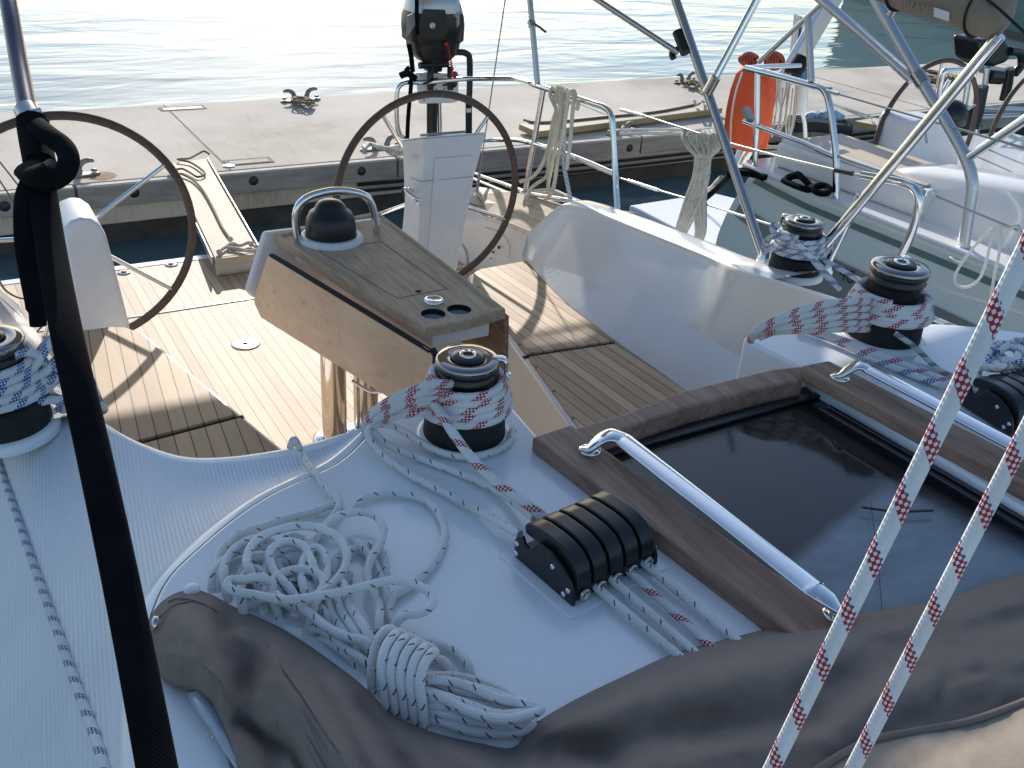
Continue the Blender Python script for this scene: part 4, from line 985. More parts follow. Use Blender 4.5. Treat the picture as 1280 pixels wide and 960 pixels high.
# gate stanchion and lifelines
gs = thing('lifeline_gate', 'stainless lifeline stanchion with bent top rail right of the blue-roped winch', 'stanchion', at(1110, 355, x=1.33))
MB().tube(catmull([at(1078, 219, x=1.33), at(1100, 223, x=1.33), at(1128, 229, x=1.33), at(1144, 237, x=1.33), at(1148, 255, x=1.33), at(1140, 290, x=1.33), at(1126, 322, x=1.33), at(1111, 356, x=1.33)], 5), .0135, 14).build('post', M['chrome'], gs)
ll = thing('lifeline', 'upper wire lifeline from the stern rail to the gate stanchion', 'lifeline', at(870, 165, x=1.32), 'wire lifelines of the near yacht')
MB().tube([at(775, 137, x=1.45), at(800, 143, x=1.44), at(862, 163, x=1.42), at(912, 179, x=1.40), at(975, 196, x=1.37), at(1042, 212, x=1.33), at(1080, 220, x=1.33)], .0042, 8).build('wire', M['wire'], ll)
MB().tube([at(776, 137, x=1.45), at(806, 145, x=1.44)], .0075, 8).build('swage', M['chrome'], ll)
MB().tube([at(1044, 212.5, x=1.33), at(1066, 217, x=1.33)], .0085, 8).build('turnbuckle', M['blk'], ll)
ll = thing('lifeline', 'lower wire lifeline from the stern rail passing the blue-roped winch', 'lifeline', at(870, 252, x=1.32), 'wire lifelines of the near yacht')
MB().tube([at(773, 222, x=1.45), at(830, 240, x=1.43), at(875, 253, x=1.41), at(964, 281, x=1.33), at(1030, 302, x=1.33)], .0042, 8).build('wire', M['wire'], ll)
MB().tube([at(786, 226, x=1.447), at(824, 238, x=1.433)], .0075, 8).build('swage', M['chrome'], ll)
for (a, b, c), lab in (((1158, 240), (1210, 262), (1282, 292)), 'upper wire lifeline running right from the gate stanchion'), (((1120, 332), (1190, 365), (1282, 392)), 'lower wire lifeline running right from the gate stanchion'):
    ll = thing('lifeline', lab, 'lifeline', at(*a, x=1.33), 'wire lifelines of the near yacht')
    p = [at(*a, x=1.33), at(*b, x=1.335), at(*c, x=1.34)]; p.append(V((1.34, -1.6, p[-1].z)))
    MB().tube(p, .0036, 8).build('wire', M['wire'], ll)
    MB().tube([p[0], lerp(p[0], p[1], .25)], .007, 8).build('swage', M['chrome'], ll)
    MB().lathe([(.011, -.008), (.011, .008)], p[0], 12).build('shackle', M['chrome'], ll)
rope_thing('light_line', 'thin cream line looped over the upper lifeline at the right edge', [[at(px, py, x=1.31) for px, py in [(1243, 284), (1225, 300), (1205, 325), (1194, 345), (1198, 357), (1212, 358), (1226, 346), (1234, 322), (1239, 300), (1246, 284), (1262, 285), (1274, 284), (1270, 310), (1262, 330), (1256, 345)]], [at(px, py, x=1.31) for px, py in [(1250, 286), (1250, 310), (1244, 340), (1240, 365), (1236, 395)]]], .0042, 'r_wht')

# stern rail on the port quarter
pr = thing('stern_rail', 'stainless stern rail on the port quarter carrying the outboard motor', 'rail', (1.3, 3.0, .7))
XR = 1.45
rail = [at(772, 266, x=XR-.02), at(769, 215, x=XR), at(766, 160, x=XR), at(764, 145, x=XR), at(757, 135, x=XR), at(735, 127, x=XR), at(672, 107, x=XR), at(655, 101, y=3.5), at(640, 98, y=3.75), at(610, 98, y=4.1), at(575, 99, y=4.3), at(530, 103, y=4.42), at(508, 103, y=4.42), at(499, 108, y=4.42), at(496, 120, y=4.42), at(496, 150, y=4.42), at(499, 166, y=4.42), at(506, 174, y=4.42), at(512, 190, y=4.42), at(512, 235, y=4.42)]
tb_('top_rail', rail, .0145, pr, res=5)
tb_('lower_rail', [at(769, 218, x=XR), at(720, 197, x=XR), at(668, 180, x=XR), at(645, 175, y=3.65), at(620, 175, y=4.0), at(590, 176, y=3.95)], .0125, pr, res=5)
tb_('post', [at(679, 112, x=XR), at(668, 175, x=XR), at(656, 240, x=XR)], .0145, pr, res=0)
tb_('awning_support', [at(672, 107, x=XR), at(668, 60, x=XR), at(662, -6, x=XR), at(654, -90, x=XR)], .0145, pr, 'steel')
MB().tube([at(664, 26, x=XR), at(666, 33, x=XR)], .02, 12).build('clamp', M['steel'], pr)
MB().tube([at(668, 30, x=XR-.02), at(676, 35, x=XR-.02), at(682, 40, x=XR-.02)], .006, 8).build('clamp_lever', M['blk'], pr)
for px, py in ((772, 266), (656, 240)): MB().lathe([(.028, -.005), (.028, .003), (.018, .012), (0, .012)], at(px, py, x=XR), 14).build('foot', M['chrome'], pr)
tb_('boarding_tube', [at(592, 217, y=4.2), at(630, 230, y=3.8), at(665, 243, x=1.46), at(720, 252, x=1.46)], .011, pr)
tb_('boarding_tube', [at(592, 224, y=4.15), at(628, 239, y=3.75), at(662, 252, x=1.46)], .011, pr)
bs_ = thing('backstay', 'thin wire backstay with a shackle at the deck behind the middle wheel', 'backstay', at(597, 247, z=.38))
b0 = at(596, 240, z=.41); b1 = at(632, -4, y=3.3)
MB().tube([b0, b1, b1+(b1-b0)*.6], .0035, 8).build('wire', M['wire'], bs_)
MB().tube([b0, lerp(b0, b1, .12)], .008, 8).build('tensioner', M['greyp'], bs_)
MB().tube([at(593, 246, z=.38), at(595, 241, z=.40), b0, at(600, 241, z=.40), at(604, 247, z=.38)], .005, 8).build('shackle', M['chrome'], bs_)
rope_thing('light_line', 'thin dark line lying across the teak quarter deck below the backstay', [[at(px, py, z=.385) for px, py in [(597, 246), (607, 260), (615, 272)]], [at(px, py, z=.375) for px, py in [(580, 253), (606, 259), (640, 266)]]], .0028, 'r_brn')

c = lambda x, y, xx=XR-.03: at(560+x/4.923, 60+y/4.923, x=xx)
co = []
for pts in [[(665, 258), (640, 246), (632, 290), (650, 345), (668, 385), (650, 450), (625, 560), (595, 680), (555, 760), (505, 805), (450, 822)], [(700, 262), (676, 246), (668, 300), (690, 370), (672, 460), (645, 580), (622, 690), (608, 785), (545, 835), (505, 870), (490, 925)],
            [(715, 268), (690, 252), (690, 330), (694, 420), (676, 520), (655, 640), (632, 750), (618, 850), (632, 895), (600, 930)], [(725, 270), (705, 256), (712, 340), (706, 470), (690, 600), (668, 720), (652, 850), (620, 908)],
            [(745, 286), (762, 270), (776, 300), (768, 400), (756, 560), (742, 680), (734, 745)], [(785, 300), (768, 262), (740, 280), (736, 340), (720, 440), (700, 560), (690, 640)],
            [(640, 300), (700, 330), (750, 335), (792, 325), (800, 350), (795, 380)]]:
    k = len(co); co.append([c(x+random.uniform(-4, 4), y, XR-.03-.006*(k % 3)) for x, y in pts])
for k in range(4):
    co.append([c(660+k*14, 330+k*4), c(668+k*14, 246+k*6, XR+.02), c(690+k*13, 236+k*8, XR), c(694+k*12, 330+k*6, XR-.03)])
rope_thing('mooring_line', 'cream mooring rope hung in long coils over the stern rail', co, .0098, 'r_crm', None, res=6)
rope_thing('mooring_line', 'blue and white laid rope hanging from the stern rail to the deck', [[c(715, 395), c(716, 480), c(714, 600), c(714, 720), c(738, 850), c(758, 960)]], .0105, 'r_bw')
hp2 = []
for k in range(5):
    a = k*1.1; hp2.append([at(672+k*3+math.cos(t*1.2+a)*random.uniform(8, 26), 247+math.sin(t+a)*random.uniform(3, 9), z=.45+.008*k+.01*math.sin(t*2)) for t in [i*.8 for i in range(9)]])
hp2.append([at(640, 247, z=.46), at(662, 240, z=.48), at(690, 238, z=.50), at(712, 247, z=.52), at(735, 256, z=.54)])
rope_thing('mooring_line', 'pale rope heaped on the quarter deck under the stern rail', hp2, .0095, 'r_crm')
# hanked rope on the lifeline
hk = []
for k in range(9):
    o = (k-4)*2.1; x0 = 1.40-.004*(k % 3); left = k % 2 == 0
    hk.append([at(862+k*5, 166+(k % 3), x=x0), at(866+k*4+o*.2, 178, x=x0), at(879+o, 196, x=x0), at(876+o*1.0, 222, x=x0), at(870+o*1.1+(-3 if left else 4), 250, x=x0), at((853 if left else 876)+o*.75, 285, x=x0), at((846 if left else 873)+o*.6, 300, x=x0)])
for k in range(5): hk.append([at(858+k*11, 162+k*2, x=1.44), at(854+k*11, 172, x=1.40), at(864+k*8, 188-k, x=1.385), at(880+k*2, 195, x=1.385), at(896-k, 188, x=1.39), at(905-k*6, 170+k, x=1.40), at(900-k*5, 161+k, x=1.44)])
rope_thing('mooring_line', 'greyish rope hank knotted over the upper lifeline left of the bimini tube', hk, .0092, 'r_gry', None, res=5)

# ------------------------------------------------------------------ outboard motor on its bracket
ob = thing('outboard_motor', 'small outboard motor with silver topped black cowling on a white board', 'outboard motor', at(541, 110, y=3.9))
YE = 4.5; kpx = (at(575, 30, y=YE)-at(507, 30, y=YE)).length/68
def osec(py, hw, hd, cx=541, n=28, ex=.55, yo=0):
    c_ = at(cx, py, y=YE); out = []
    for i in range(n):
        a = 2*PI*i/n; ca, sa = math.cos(a), math.sin(a)
        out.append(V((c_.x+hw*kpx*math.copysign(abs(ca)**ex, ca), c_.y+yo+hd*math.copysign(abs(sa)**ex, sa), c_.z)))
    return out
cw = MB(); cw.loft([osec(52, 29, .12), osec(48, 33, .135), osec(30, 33.5, .14), osec(18, 32.5, .14), osec(11, 30, .135)][::-1], True, True); cwo = cw.build('cowling', M['blk'], ob)
cs = MB(); cs.loft([osec(13, 31, .138), osec(4, 29, .135), osec(-6, 26, .125), osec(-13, 20, .1), osec(-17, 10, .05)], True, True); cs.add(osec(-17, 10, .05), [tuple(range(28))]); cs.build('cowling_top', M['silver'], ob)
fpn = MB(); fpn.prism([at(px, py, y=YE-.142) for px, py in [(528, 11), (556, 12), (559, 40), (553, 50), (527, 50), (523, 40)]], (0, -.012, 0)); fpn.build('front_cover', M['blk'], cwo, bevel=.006)
for sgn, xa, xb in ((-1, 508, 520), (1, 562, 574)):
    MB().prism([at(px, py, y=YE-.128) for px, py in [(xa, 20), (xb, 14), (xb, 30), (xa, 46)]], (0, -.008, 0)).build('side_decal', M['greyp'], cwo, bevel=.003)
em = MB(); e0 = at(540.5, 32, y=YE-.155)
em.lathe([(.018, 0), (.018, .002), (.0145, .0025), (.0145, .001), (.012, .001), (.012, .0025), (0, .0025)], e0, 24, axis=(0, -1, 0)); em.build('emblem', M['alu'], cwo)
lw = MB(); lw.loft([osec(88, 9, .05), osec(78, 11, .06), osec(74, 18, .085), osec(66, 25, .11), osec(58, 28, .12), osec(51, 29, .12)], True, True, flip=True); lw.build('engine_base', M['blk'], ob)
lw2 = MB(); lw2.tube([at(541, 80, y=YE), at(540, 105, y=YE+.02), at(540, 168, y=YE+.02), at(541, 240, y=YE+.02)], .034, 16); lw2.build('leg', M['blk'], ob)
MB().tube([at(524, 82, y=YE-.04), at(560, 80, y=YE-.04)], .02, 12).build('swivel_bracket', M['blk'], ob)
for px, py in ((538, 101), (563, 103)):
    k_ = MB().lathe([(.012, 0), (.012, .03), (.024, .035), (.024, .045), (0, .047)], at(px, py, y=YE-.06), 14, axis=(0, -1, 0)).build('clamp_screw', M['blk'], ob)
    MB().tube([at(px-9, py+4, y=YE-.105), at(px+9, py-3, y=YE-.105)], (.011, .006), 8).build('clamp_handle', M['blk'], k_)
    MB().tube([at(px, 84, y=YE-.05), at(px, 96, y=YE-.08), at(px, 112, y=YE-.07)], (.02, .012), 10).build('clamp_bracket', M['blk'], ob)
tl = MB(); tl.tube([at(562, 66, y=YE-.02), at(575, 65, y=YE-.04), at(583, 67, y=YE-.05), at(587, 74, y=YE-.05), at(587, 110, y=YE-.05), at(586, 128, y=YE-.05)], .0195, 12, res=4); tlo = tl.build('tiller', M['blk'], ob)
MB().tube([at(586, 128, y=YE-.05), at(586, 168, y=YE-.05)], .021, 14).build('grip', M['blkmat'], tlo)
MB().box(*[tuple(p) for p in (at(584, 136, y=YE-.08), at(588, 140, y=YE-.07))]).build('grip_mark', M['white'], tlo)
kc = MB()
kc.tube([at(560+math.cos(i*1.3)*1.6+i*.10, 58+i*.55, y=YE-.16+.008*math.sin(i*1.3)) for i in range(70)], .003, 6); kc.sphere(at(568, 94, y=YE-.13), .022, (1, 1, 1.2)); kc.sphere(at(558, 55, y=YE-.14), .014)
solo('kill_cord', kc, M['red'], 'red coiled kill cord hanging from the outboard motor', 'cord')
mb_ = thing('motor_bracket', 'white board bracket holding the outboard motor on the stern rail', 'bracket', at(547, 130, y=3.9))
MB().prism([at(px, py, y=YE-.035) for px, py in [(521, 91), (574, 92), (573, 127), (566, 129), (525, 130)]], (0, .03, 0)).build('board', M['white'], mb_, bevel=.008)
for px, py in ((526, 94), (571, 95), (530, 125), (569, 124), (545, 111), (555, 111)): MB().lathe([(.006, 0), (.006, .003), (0, .003)], at(px, py, y=YE-.036), 10, axis=(0, -1, 0)).build('bolt', M['steel'], mb_)
MB().tube([at(549, 127, y=YE+.02), at(550, 175, y=YE+.02), at(551, 240, y=YE+.02)], .014, 12).build('support_tube', M['chrome'], mb_)
ms = MB(); fl_ = (0, -1, .2)
ms.tube([at(521, -12, y=YE-.17), at(521, 20, y=YE-.17), at(522, 44, y=YE-.165)], (.013, .003), 8, flat=fl_); ms.tube([at(511, 55, y=YE-.10), at(514, 70, y=YE-.12), at(516, 90, y=YE-.10)], (.016, .006), 8, flat=fl_)
ms.tube([at(512, 84, y=YE-.1), at(507, 90, y=YE-.1), at(514, 98, y=YE-.1), at(510, 150, y=YE-.1), at(509, 200, y=YE-.1), at(512, 240, y=YE-.1)], (.014, .003), 8, flat=fl_, res=4)
ms.tube([at(500, 95, y=YE-.1), at(510, 92, y=YE-.12), at(520, 99, y=YE-.1)], (.02, .008), 8, flat=fl_, res=4)
solo('lifting_strap', ms, M['web'], 'black lifting strap hanging beside the outboard motor', 'strap')

# ------------------------------------------------------------------ unseen canvas added overhead, outline cut to shade the roof and cockpit front
aw = thing('added_awning', 'beige canvas sheet added unseen overhead to shade the roof and cockpit', 'added_awning', (.6, 3.6, 2.3))
def shade(x, y, z, za): h = za-z; return V((x-SX*h, y-SY*h, za))
za = 2.32
cr_ = [shade(-1.65, 1.84, .46, za), shade(.45, 1.80, .46, za), shade(.80, 1.74, .46, za), shade(1.0, 1.84, .46, za), shade(1.10, 1.7, .85, za), shade(1.10, 1.3, .93, za), shade(1.02, .62, 1.12, za), shade(.55, .46, 1.12, za), shade(.38, .30, 1.12, za), shade(1.35, .30, 1.1, za), shade(1.35, -.56, 1.21, za), shade(-1.65, -.54, 1.21, za)]
am = MB(); am.add(cr_, [tuple(range(len(cr_)))]); am.build('canvas', M['shade_cloth'], aw, solid=.004)  # unseen added sheet that casts the shade
tb_('added_spreader', [V((cr_[0].x, cr_[0].y-.06, za-.02)), V((cr_[3].x, cr_[3].y-.06, za-.02))], .014, aw, 'steel')
tb_('added_spreader', [V((cr_[11].x, cr_[11].y+.06, za-.02)), V((cr_[10].x, cr_[10].y+.06, za-.02))], .014, aw, 'steel')
# ================================================================== water
def water():
    s = N('harbour_water'); tc = s.n('TexCoord'); mp = s.n('Mapping'); s.l(tc.outputs['Object'], mp.inputs[0]); mp.inputs['Scale'].default_value = (.42, 1.0, 1); mp.inputs['Rotation'].default_value = (0, 0, -.42)
    a = s.noise(mp.outputs[0], .9, 3, .5, .6); b = s.noise(mp.outputs[0], 3.4, 2, .5, .3); c_ = s.noise(mp.outputs[0], .22, 2, .5)
    h = s.math('ADD', s.math('MULTIPLY', a, 1.0), s.math('ADD', s.math('MULTIPLY', b, .16), s.math('MULTIPLY', c_, 1.2)))
    s.bump(h, 1.0, .065)
    return s.set((.09, .16, .18), .05, 0, IOR=1.42, Specular_IOR_Level=.34, Specular_Tint=(.84, .94, 1, 1))
wm = MB(); wm.add([(-400, -300, 0), (500, -300, 0), (500, 900, 0), (-400, 900, 0)], [(0, 1, 2, 3)])
wo = wm.build('water', water(), None); wo.location.z = -.45; wo['kind'] = 'structure'

# ------------------------------------------------------------------ quay
QY0, QY1 = 5.74, 7.78
qy = thing('quay', 'concrete quay with weathered timber fender beam along its near edge', 'quay', (2, 6.5, -.45))
MB().box((-12, QY0+.0, -.30), (45, QY1, 0)).build('deck_slab', M['conc'], qy, bevel=.01)
MB().box((-12, QY0+.06, -1.2), (45, QY1-.1, -.29)).build('quay_wall', M['concw'], qy)
js = [at(p[0], p[1], y=QY0-.06).x for p in [(98, 262), (496, 205), (800, 178)]]; js = [js[0]-2.9]+js+[js[2]+2.1, js[2]+4.6, js[2]+8, js[2]+13]; js = [js[0]-3.2]+js
for a, b in zip(js, js[1:]):
    tbm = MB().box((a+.008, QY0-.085, -.155), (b-.008, QY0-.002, -.006)).build('timber_beam', M['timber'], qy, bevel=.010)
    MB().box((a+.012, QY0-.084, -.012), (b-.012, QY0-.03, .004)).build('sunlit_top_strip', M['timberl'], tbm, bevel=.006)  # paler colour stands in for sunlight on the beam's top edge
for p in [(6, 258), (168, 241), (317, 226), (452, 214), (787, 185), (1100, 160)]:
    o = MB().lathe([(.03, 0), (.03, .002), (.022, .003), (.018, .010), (0, .012)], at(p[0], p[1], y=QY0-.085), 16, axis=(0, -1, 0)).build('bolt', M['ink'], qy)
    MB().lathe([(.034, .0), (.034, .0012), (0, .0012)], at(p[0], p[1], y=QY0-.085), 16, axis=(0, -1, 0)).build('bolt_recess', M['blkmat'], qy)
for xj in (-3.2, .55, 4.3, 8.1, 11.9):
    MB().box((xj, QY0+.01, .0005), (xj+.014, QY1-.01, .0022)).build('slab_joint', M['concw'], qy)
for px, py, w_, d_ in ((228, 135.5, .34, .09), (311, 202, .30, .10), (165, 124, .0, 0)):
    if w_:
        p = at(px, py, z=0); o = MB().box((p.x-w_/2-.02, p.y-d_/2-.02, .001), (p.x+w_/2+.02, p.y+d_/2+.02, .004)).build('recess_frame', M['rust'] if py < 150 else M['concw'], qy)
        MB().box((p.x-w_/2+.01, p.y-d_/2-.005, .0045), (p.x+w_/2-.01, p.y+d_/2-.025, .007)).build('recess_plate', M['conc'] if py > 150 else M['gel2'], o)
p = at(286, 208, z=0); MB().lathe([(.045, .001), (.045, .004), (0, .005)], p, 18).build('survey_disc', M['alu'], qy)
p = at(126, 220, z=0); MB().lathe([(.10, .001), (.09, .0018), (0, .0018)], p, 18).build('rust_patch', M['rust'], qy)
for z, y in ((-.19, QY0-.03), (-.235, QY0-.05)):
    MB().tube([(1.5, y, z), (3.5, y-.02, z-.02), (6, y, z-.01), (9, y-.02, z+.01)], .013, 8, res=6).build('hose', M['blkmat'], qy)

def cleat(loc, label, rz=0.0, k=1.0):
    k *= .66
    o = thing('mooring_cleat', label, 'cleat', loc, 'iron cleats on the quay'); L = V(loc); c_, s_ = math.cos(rz), math.sin(rz)
    T = lambda x, y, z: L+V((x*c_-y*s_, x*s_+y*c_, z))*k
    b = MB(); b.prism([T(.25*math.cos(a)+(.05 if math.cos(a) > 0 else -.05), .065*math.sin(a), 0) for a in [2*PI*i/24 for i in range(24)]], (0, 0, .022*k)); bo = b.build('base_plate', M['galv'], o, bevel=.004)
    for sx in (-1, 1):
        MB().lathe([(.02, .022), (.02, .036), (.014, .04), (0, .04)], T(sx*.24, 0, 0), 8).build('bolt', M['galv'], bo)
        h = MB(); h.tube(catmull([T(sx*.09, 0, .01), T(sx*.095, 0, .07), T(sx*.115, 0, .115), T(sx*.16, 0, .145), T(sx*.21, 0, .150), T(sx*.25, 0, .138)], 5), [.024]*6+[.020]*8+[.018]*6+[.014]*4+[.009]*2, 12); h.build('horn', M['galv'], o)
    return o
cleat(at(87, 221, z=.002), 'iron horn cleat on the quay edge seen through the left wheel', .05)
cleat(at(376, 126, z=.002), 'iron cleat tangled with line on the far quay edge, left of the outboard motor', .1)
cleat(at(476, 186, z=.002), 'iron cleat on the quay edge behind the left rim of the middle wheel', .05, .9)
cleat(at(776, 167, z=.002), 'iron cleat with mooring lines on the quay edge in front of the yellow-edged board', .08, .85)
cleat(at(856, 103, z=.002), 'iron cleat on the far quay edge left of the orange buoy', .2, .95)
def tangle(cx, cy, label, n=5, w_=16, h_=4, r=.012, mat='r_brn'):
    ps = []
    for k in range(n):
        a = random.uniform(0, 6); ps.append([at(cx+math.cos(t*1.1+a)*random.uniform(.4, 1)*w_, cy+math.sin(t*1.3+a)*random.uniform(.3, 1)*h_, z=.02+.05*abs(math.sin(t+k))) for t in range(9)])
    rope_thing('mooring_line', label, ps, r, mat, 'mooring ropes on the quay')
tangle(378, 125, 'thin brown mooring line tangled on the far left cleat', 5, 16, 5, .010)
tangle(868, 104, 'thin brown mooring line tangled on the far cleat beside the bimini tube', 3, 14, 4, .010)
tangle(1170, 95, 'pile of brown rope on the quay behind the far steering wheel', 7, 30, 7, .016)
rope_thing('mooring_line', 'pale mooring line running from the quay cleat towards the outboard bracket', [[at(463, 180, z=.10), at(485, 186, z=.09), at(510, 192, z=.06), at(560, 200, z=.03)], [at(455, 187, z=.1), at(463, 180, z=.10), at(480, 186, z=.1), at(498, 183, z=.06)]], .018, 'r_crm', None)
rope_thing('mooring_line', 'upper pale mooring line running right from the cleat by the board', [[at(779, 158, z=.14), at(776, 163, z=.12), at(772, 163, z=.09), at(830, 162, z=.08), at(900, 166, z=.06), at(960, 175, z=0)]], .013, 'r_wht', None)
rope_thing('mooring_line', 'lower pale mooring line running right from the cleat by the board', [[at(774, 167, z=.08), at(830, 167, z=.05), at(905, 172, z=.02), at(960, 182, z=-.05)]], .013, 'r_wht', None)

# boards on the quay
def board(name, pts, z, label, cat='board', edge=True, mat='board'):
    o = thing(name, label, cat, at(*pts[0], z=z)); P_ = [at(p[0], p[1], z=z) for p in pts]
    MB().prism(P_, (0, 0, -.045)).build('board_top', M[mat], o, bevel=.004)
    if edge: MB().prism([P_[0]+V((0, -.002, -.004)), P_[1]+V((0, -.004, -.004)), P_[2]+V((0, -.004, -.004)), P_[2]+V((0, -.004, -.05)), P_[1]+V((0, -.004, -.05)), P_[0]+V((0, -.002, -.05))], (0, .0035, 0)).build('edge_strip', M['yellow'], o)
    return o
bo = board('gangplank', [(649, 155), (671, 164.5), (903, 135), (884, 129)], .075, 'yellow-edged boarding plank lying on the quay', 'gangplank')
rope_thing('light_line', 'dark line lying along the yellow-edged plank', [[at(px, py, z=.085) for px, py in [(655, 150), (668, 153), (700, 152), (760, 146), (820, 140), (868, 131)]]], .011, 'r_brn', None)
rope_thing('light_line', 'small blue rope end knotted on the yellow-edged plank', [[at(868, 126, z=.16), at(870, 131, z=.10), at(874, 130, z=.14), at(877, 126, z=.13), at(880, 128, z=.09)]], .012, 'r_bw', None)
board('gangplank', [(1068, 151), (1158, 168), (1172, 163), (1092, 147)], .07, 'pale boarding plank with handrail behind the neighbouring yacht', 'gangplank')
rope_thing('plank_rail', 'thin white rail standing along the pale boarding plank', [[at(1042, 130, z=.18), at(1086, 145, z=.16), at(1088, 148, z=.09)], [at(1042, 131, z=.17), at(1085, 148, z=.12)]], .010, 'r_wht', None, cat='rail')

# our passerelle
ps = thing('passerelle', 'pale plywood gangplank from the stern to the quay with line on it', 'gangplank', at(298, 325, z=.02))
n0, n1, f0_, f1_ = at(268.5, 322, z=.10), at(324, 315, z=.10), at(213, 205, z=.06), at(257, 198, z=.06)
MB().prism([n0, n1, f1_, f0_], (0, 0, -.035)).build('board_top', M['board'], ps, bevel=.003)
for a, b, e in ((n0, f0_, -.01), (n1, f1_, .01)):
    MB().prism([a+V((e, 0, -.04)), b+V((e, 0, -.04)), b+V((e, 0, .006)), a+V((e, 0, .006))], (e*.8, 0, 0)).build('side_rail', M['alu'], ps, bevel=.003)
MB().prism([n0+V((0, -.02, -.002)), n1+V((0, -.02, -.002)), n1+V((0, .0, -.002)), n0+V((0, .0, -.002))], (0, 0, -.04)).build('end_strip', M['board'], ps, bevel=.004)
MB().tube([n0+V((.005, .0, -.068)), n1+V((-.005, .0, -.068))], .036, 18).build('fender_roller', M['pale'], ps)
pl = lambda x, y, z=.085: at(x/4.923, 120+y/4.923, z=z)
rope_thing('light_line', 'thin brown line trailing down the passerelle from the quay', [[at(262, 193, z=.03), at(255, 189, z=.05), at(248, 192, z=.05), at(236, 198, z=.06), at(222, 199, z=.08), at(238, 203, z=.08), at(252, 212, z=.085), at(256, 218, z=.085), at(247, 221, z=.085), at(238, 216, z=.085), at(228, 211, z=.085), at(220, 212, z=.085)], [at(226, 217, z=.085), at(240, 224, z=.085), at(253, 237, z=.09), at(265, 258, z=.095), at(277, 283, z=.10), at(288, 299, z=.105)]], .0075, 'r_brn')
kn = [[at(272, 315, z=.115), at(280, 310, z=.115), at(290, 304, z=.115), at(300, 307, z=.115), at(312, 303, z=.118), at(320, 309, z=.115)], [at(284, 309, z=.115), at(298, 311, z=.115), at(312, 314, z=.115), at(322, 312, z=.115)]]
kb = MB()
for p in kn: kb.tube(catmull(p, 5), .0095, 8)
for px, py in ((274, 315), (288, 299), (314, 305), (321, 309), (292, 306)): kb.sphere(at(px, py, z=.118), .016, n=10, m=6)
solo('knotted_rope', kb, M['r_gry'], 'knotted grey-green rope lying on the near end of the passerelle', 'rope')
rope_thing('shock_cord', 'thin shock cord hanging in a loop under the left wheel', [[at(0, 352, y=3.1), at(6, 362, y=3.1), at(20, 371, y=3.1), at(34, 373, y=3.1), at(48, 366, y=3.1), at(58, 352, y=3.1)], [at(64, 392, y=3.1), at(56, 404, y=3.1), at(44, 417, y=3.1)]], .004, 'r_brn')
rope_thing('backstay_tackle', 'pair of thin wires slanting past the left edge behind the strap', [[at(-6, 195, y=3.6), at(27, 237, y=3.6)], [at(-6, 217, y=3.6), at(20, 257, y=3.6)]], .0035, 'r_brn', None, cat='wire')

# ================================================================== neighbouring yacht
NX = 3.25
nb = thing('sailing_yacht', 'grey-green neighbouring yacht with dark stripe moored to the right of ours', 'yacht', (4.6, 1.5, -.45))
nz = lambda px, py: at(px, py, x=NX)
# hull: stations from the transom forward; rows run down the side
de = [V((NX+.12, 3.60, .43)), nz(935, 213), nz(951, 216), nz(1048, 256), nz(1130, 290), nz(1206, 320)]
de += [V((NX, .6, .43)), V((NX+.02, -2.5, .47))]
tr = [(3.50, .41), (3.60, .30), (3.68, .10), (3.69, -.05), (3.66, -.2), (3.62, -.45)]
ds = [(3.48, .42), (2.7, .428), (2.2, .428), (1.8, .425), (.6, .43), (-2.5, .47)]
hr = []
for i in range(12):
    t = i/11; row = []
    for j in range(10):
        v = j/9
        yA = 3.48+.21*math.sin(min(1, v*1.6)*PI/2)-.05*max(0, v-.6); y = lerp(yA, -3.0, t)
        z = lerp(.425+.04*t, -.75, v); x = NX+.0+.10*max(0, (.08-t)/.08)*(1-v)+.12*(v**3)*1.6-.02*math.sin(PI*v)
        row.append(V((x, y, z)))
    hr.append(row)
hm = MB(); hm.loft(hr, True, flip=True)
# transom
trn = [[p, V((lerp(p.x, 6.2, .5), p.y+.14, p.z)), V((9.4-p.x, p.y, p.z))] for p in hr[0]]
hm.loft(trn, True); hm.build('hull', M['nhull'], nb)
def band(name, za_, zb_, mat, e=.004, t0=0.0):
    rows = []
    for i in range(24):
        t = t0+i/23*(1-t0); row = []
        for zz in (za_(t), zb_(t)):
            v = (lerp(.425+.04*t, -.75, 0)-zz)/(lerp(.425+.04*t, -.75, 0)+.75); v = max(0, min(1, v))
            yA = 3.48+.21*math.sin(min(1, v*1.6)*PI/2)-.05*max(0, v-.6); y = lerp(yA, -3.0, t)
            x = NX+.10*max(0, (.08-t)/.08)*(1-v)+.12*(v**3)*1.6-.02*math.sin(PI*v)-e
            row.append(V((x, y, zz)))
        rows.append(row)
    MB().loft(rows, True, flip=True).build(name, M[mat], nb)
band('stripe', lambda t: .352+.04*t, lambda t: .315+.04*t, 'nstripe', t0=.01)
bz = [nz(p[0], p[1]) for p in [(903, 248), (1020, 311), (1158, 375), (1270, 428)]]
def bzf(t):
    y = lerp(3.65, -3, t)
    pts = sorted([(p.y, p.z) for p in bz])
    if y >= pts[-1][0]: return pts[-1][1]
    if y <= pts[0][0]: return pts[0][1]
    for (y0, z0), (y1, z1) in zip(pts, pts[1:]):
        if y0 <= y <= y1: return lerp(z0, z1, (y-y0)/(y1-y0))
band('shaded_hull_band', bzf, lambda t: bzf(t)-.085-max(0, t-.05)*2.2, 'nband', .014, .012)  # shadow on the lower hull painted as a dark grey band
tx = at(1050, 341, x=NX-.035)
text('R 40', .115, M['ink'], tx, frame((0, -1, 0), (0, 0, 1)), nb, 'lettering', .001)
mk = at(968, 253, x=NX-.012); text('Yachts', .04, M['nband'], mk, frame((0, -1, 0), (0, 0, 1)), nb, 'lettering', .0006) if False else None
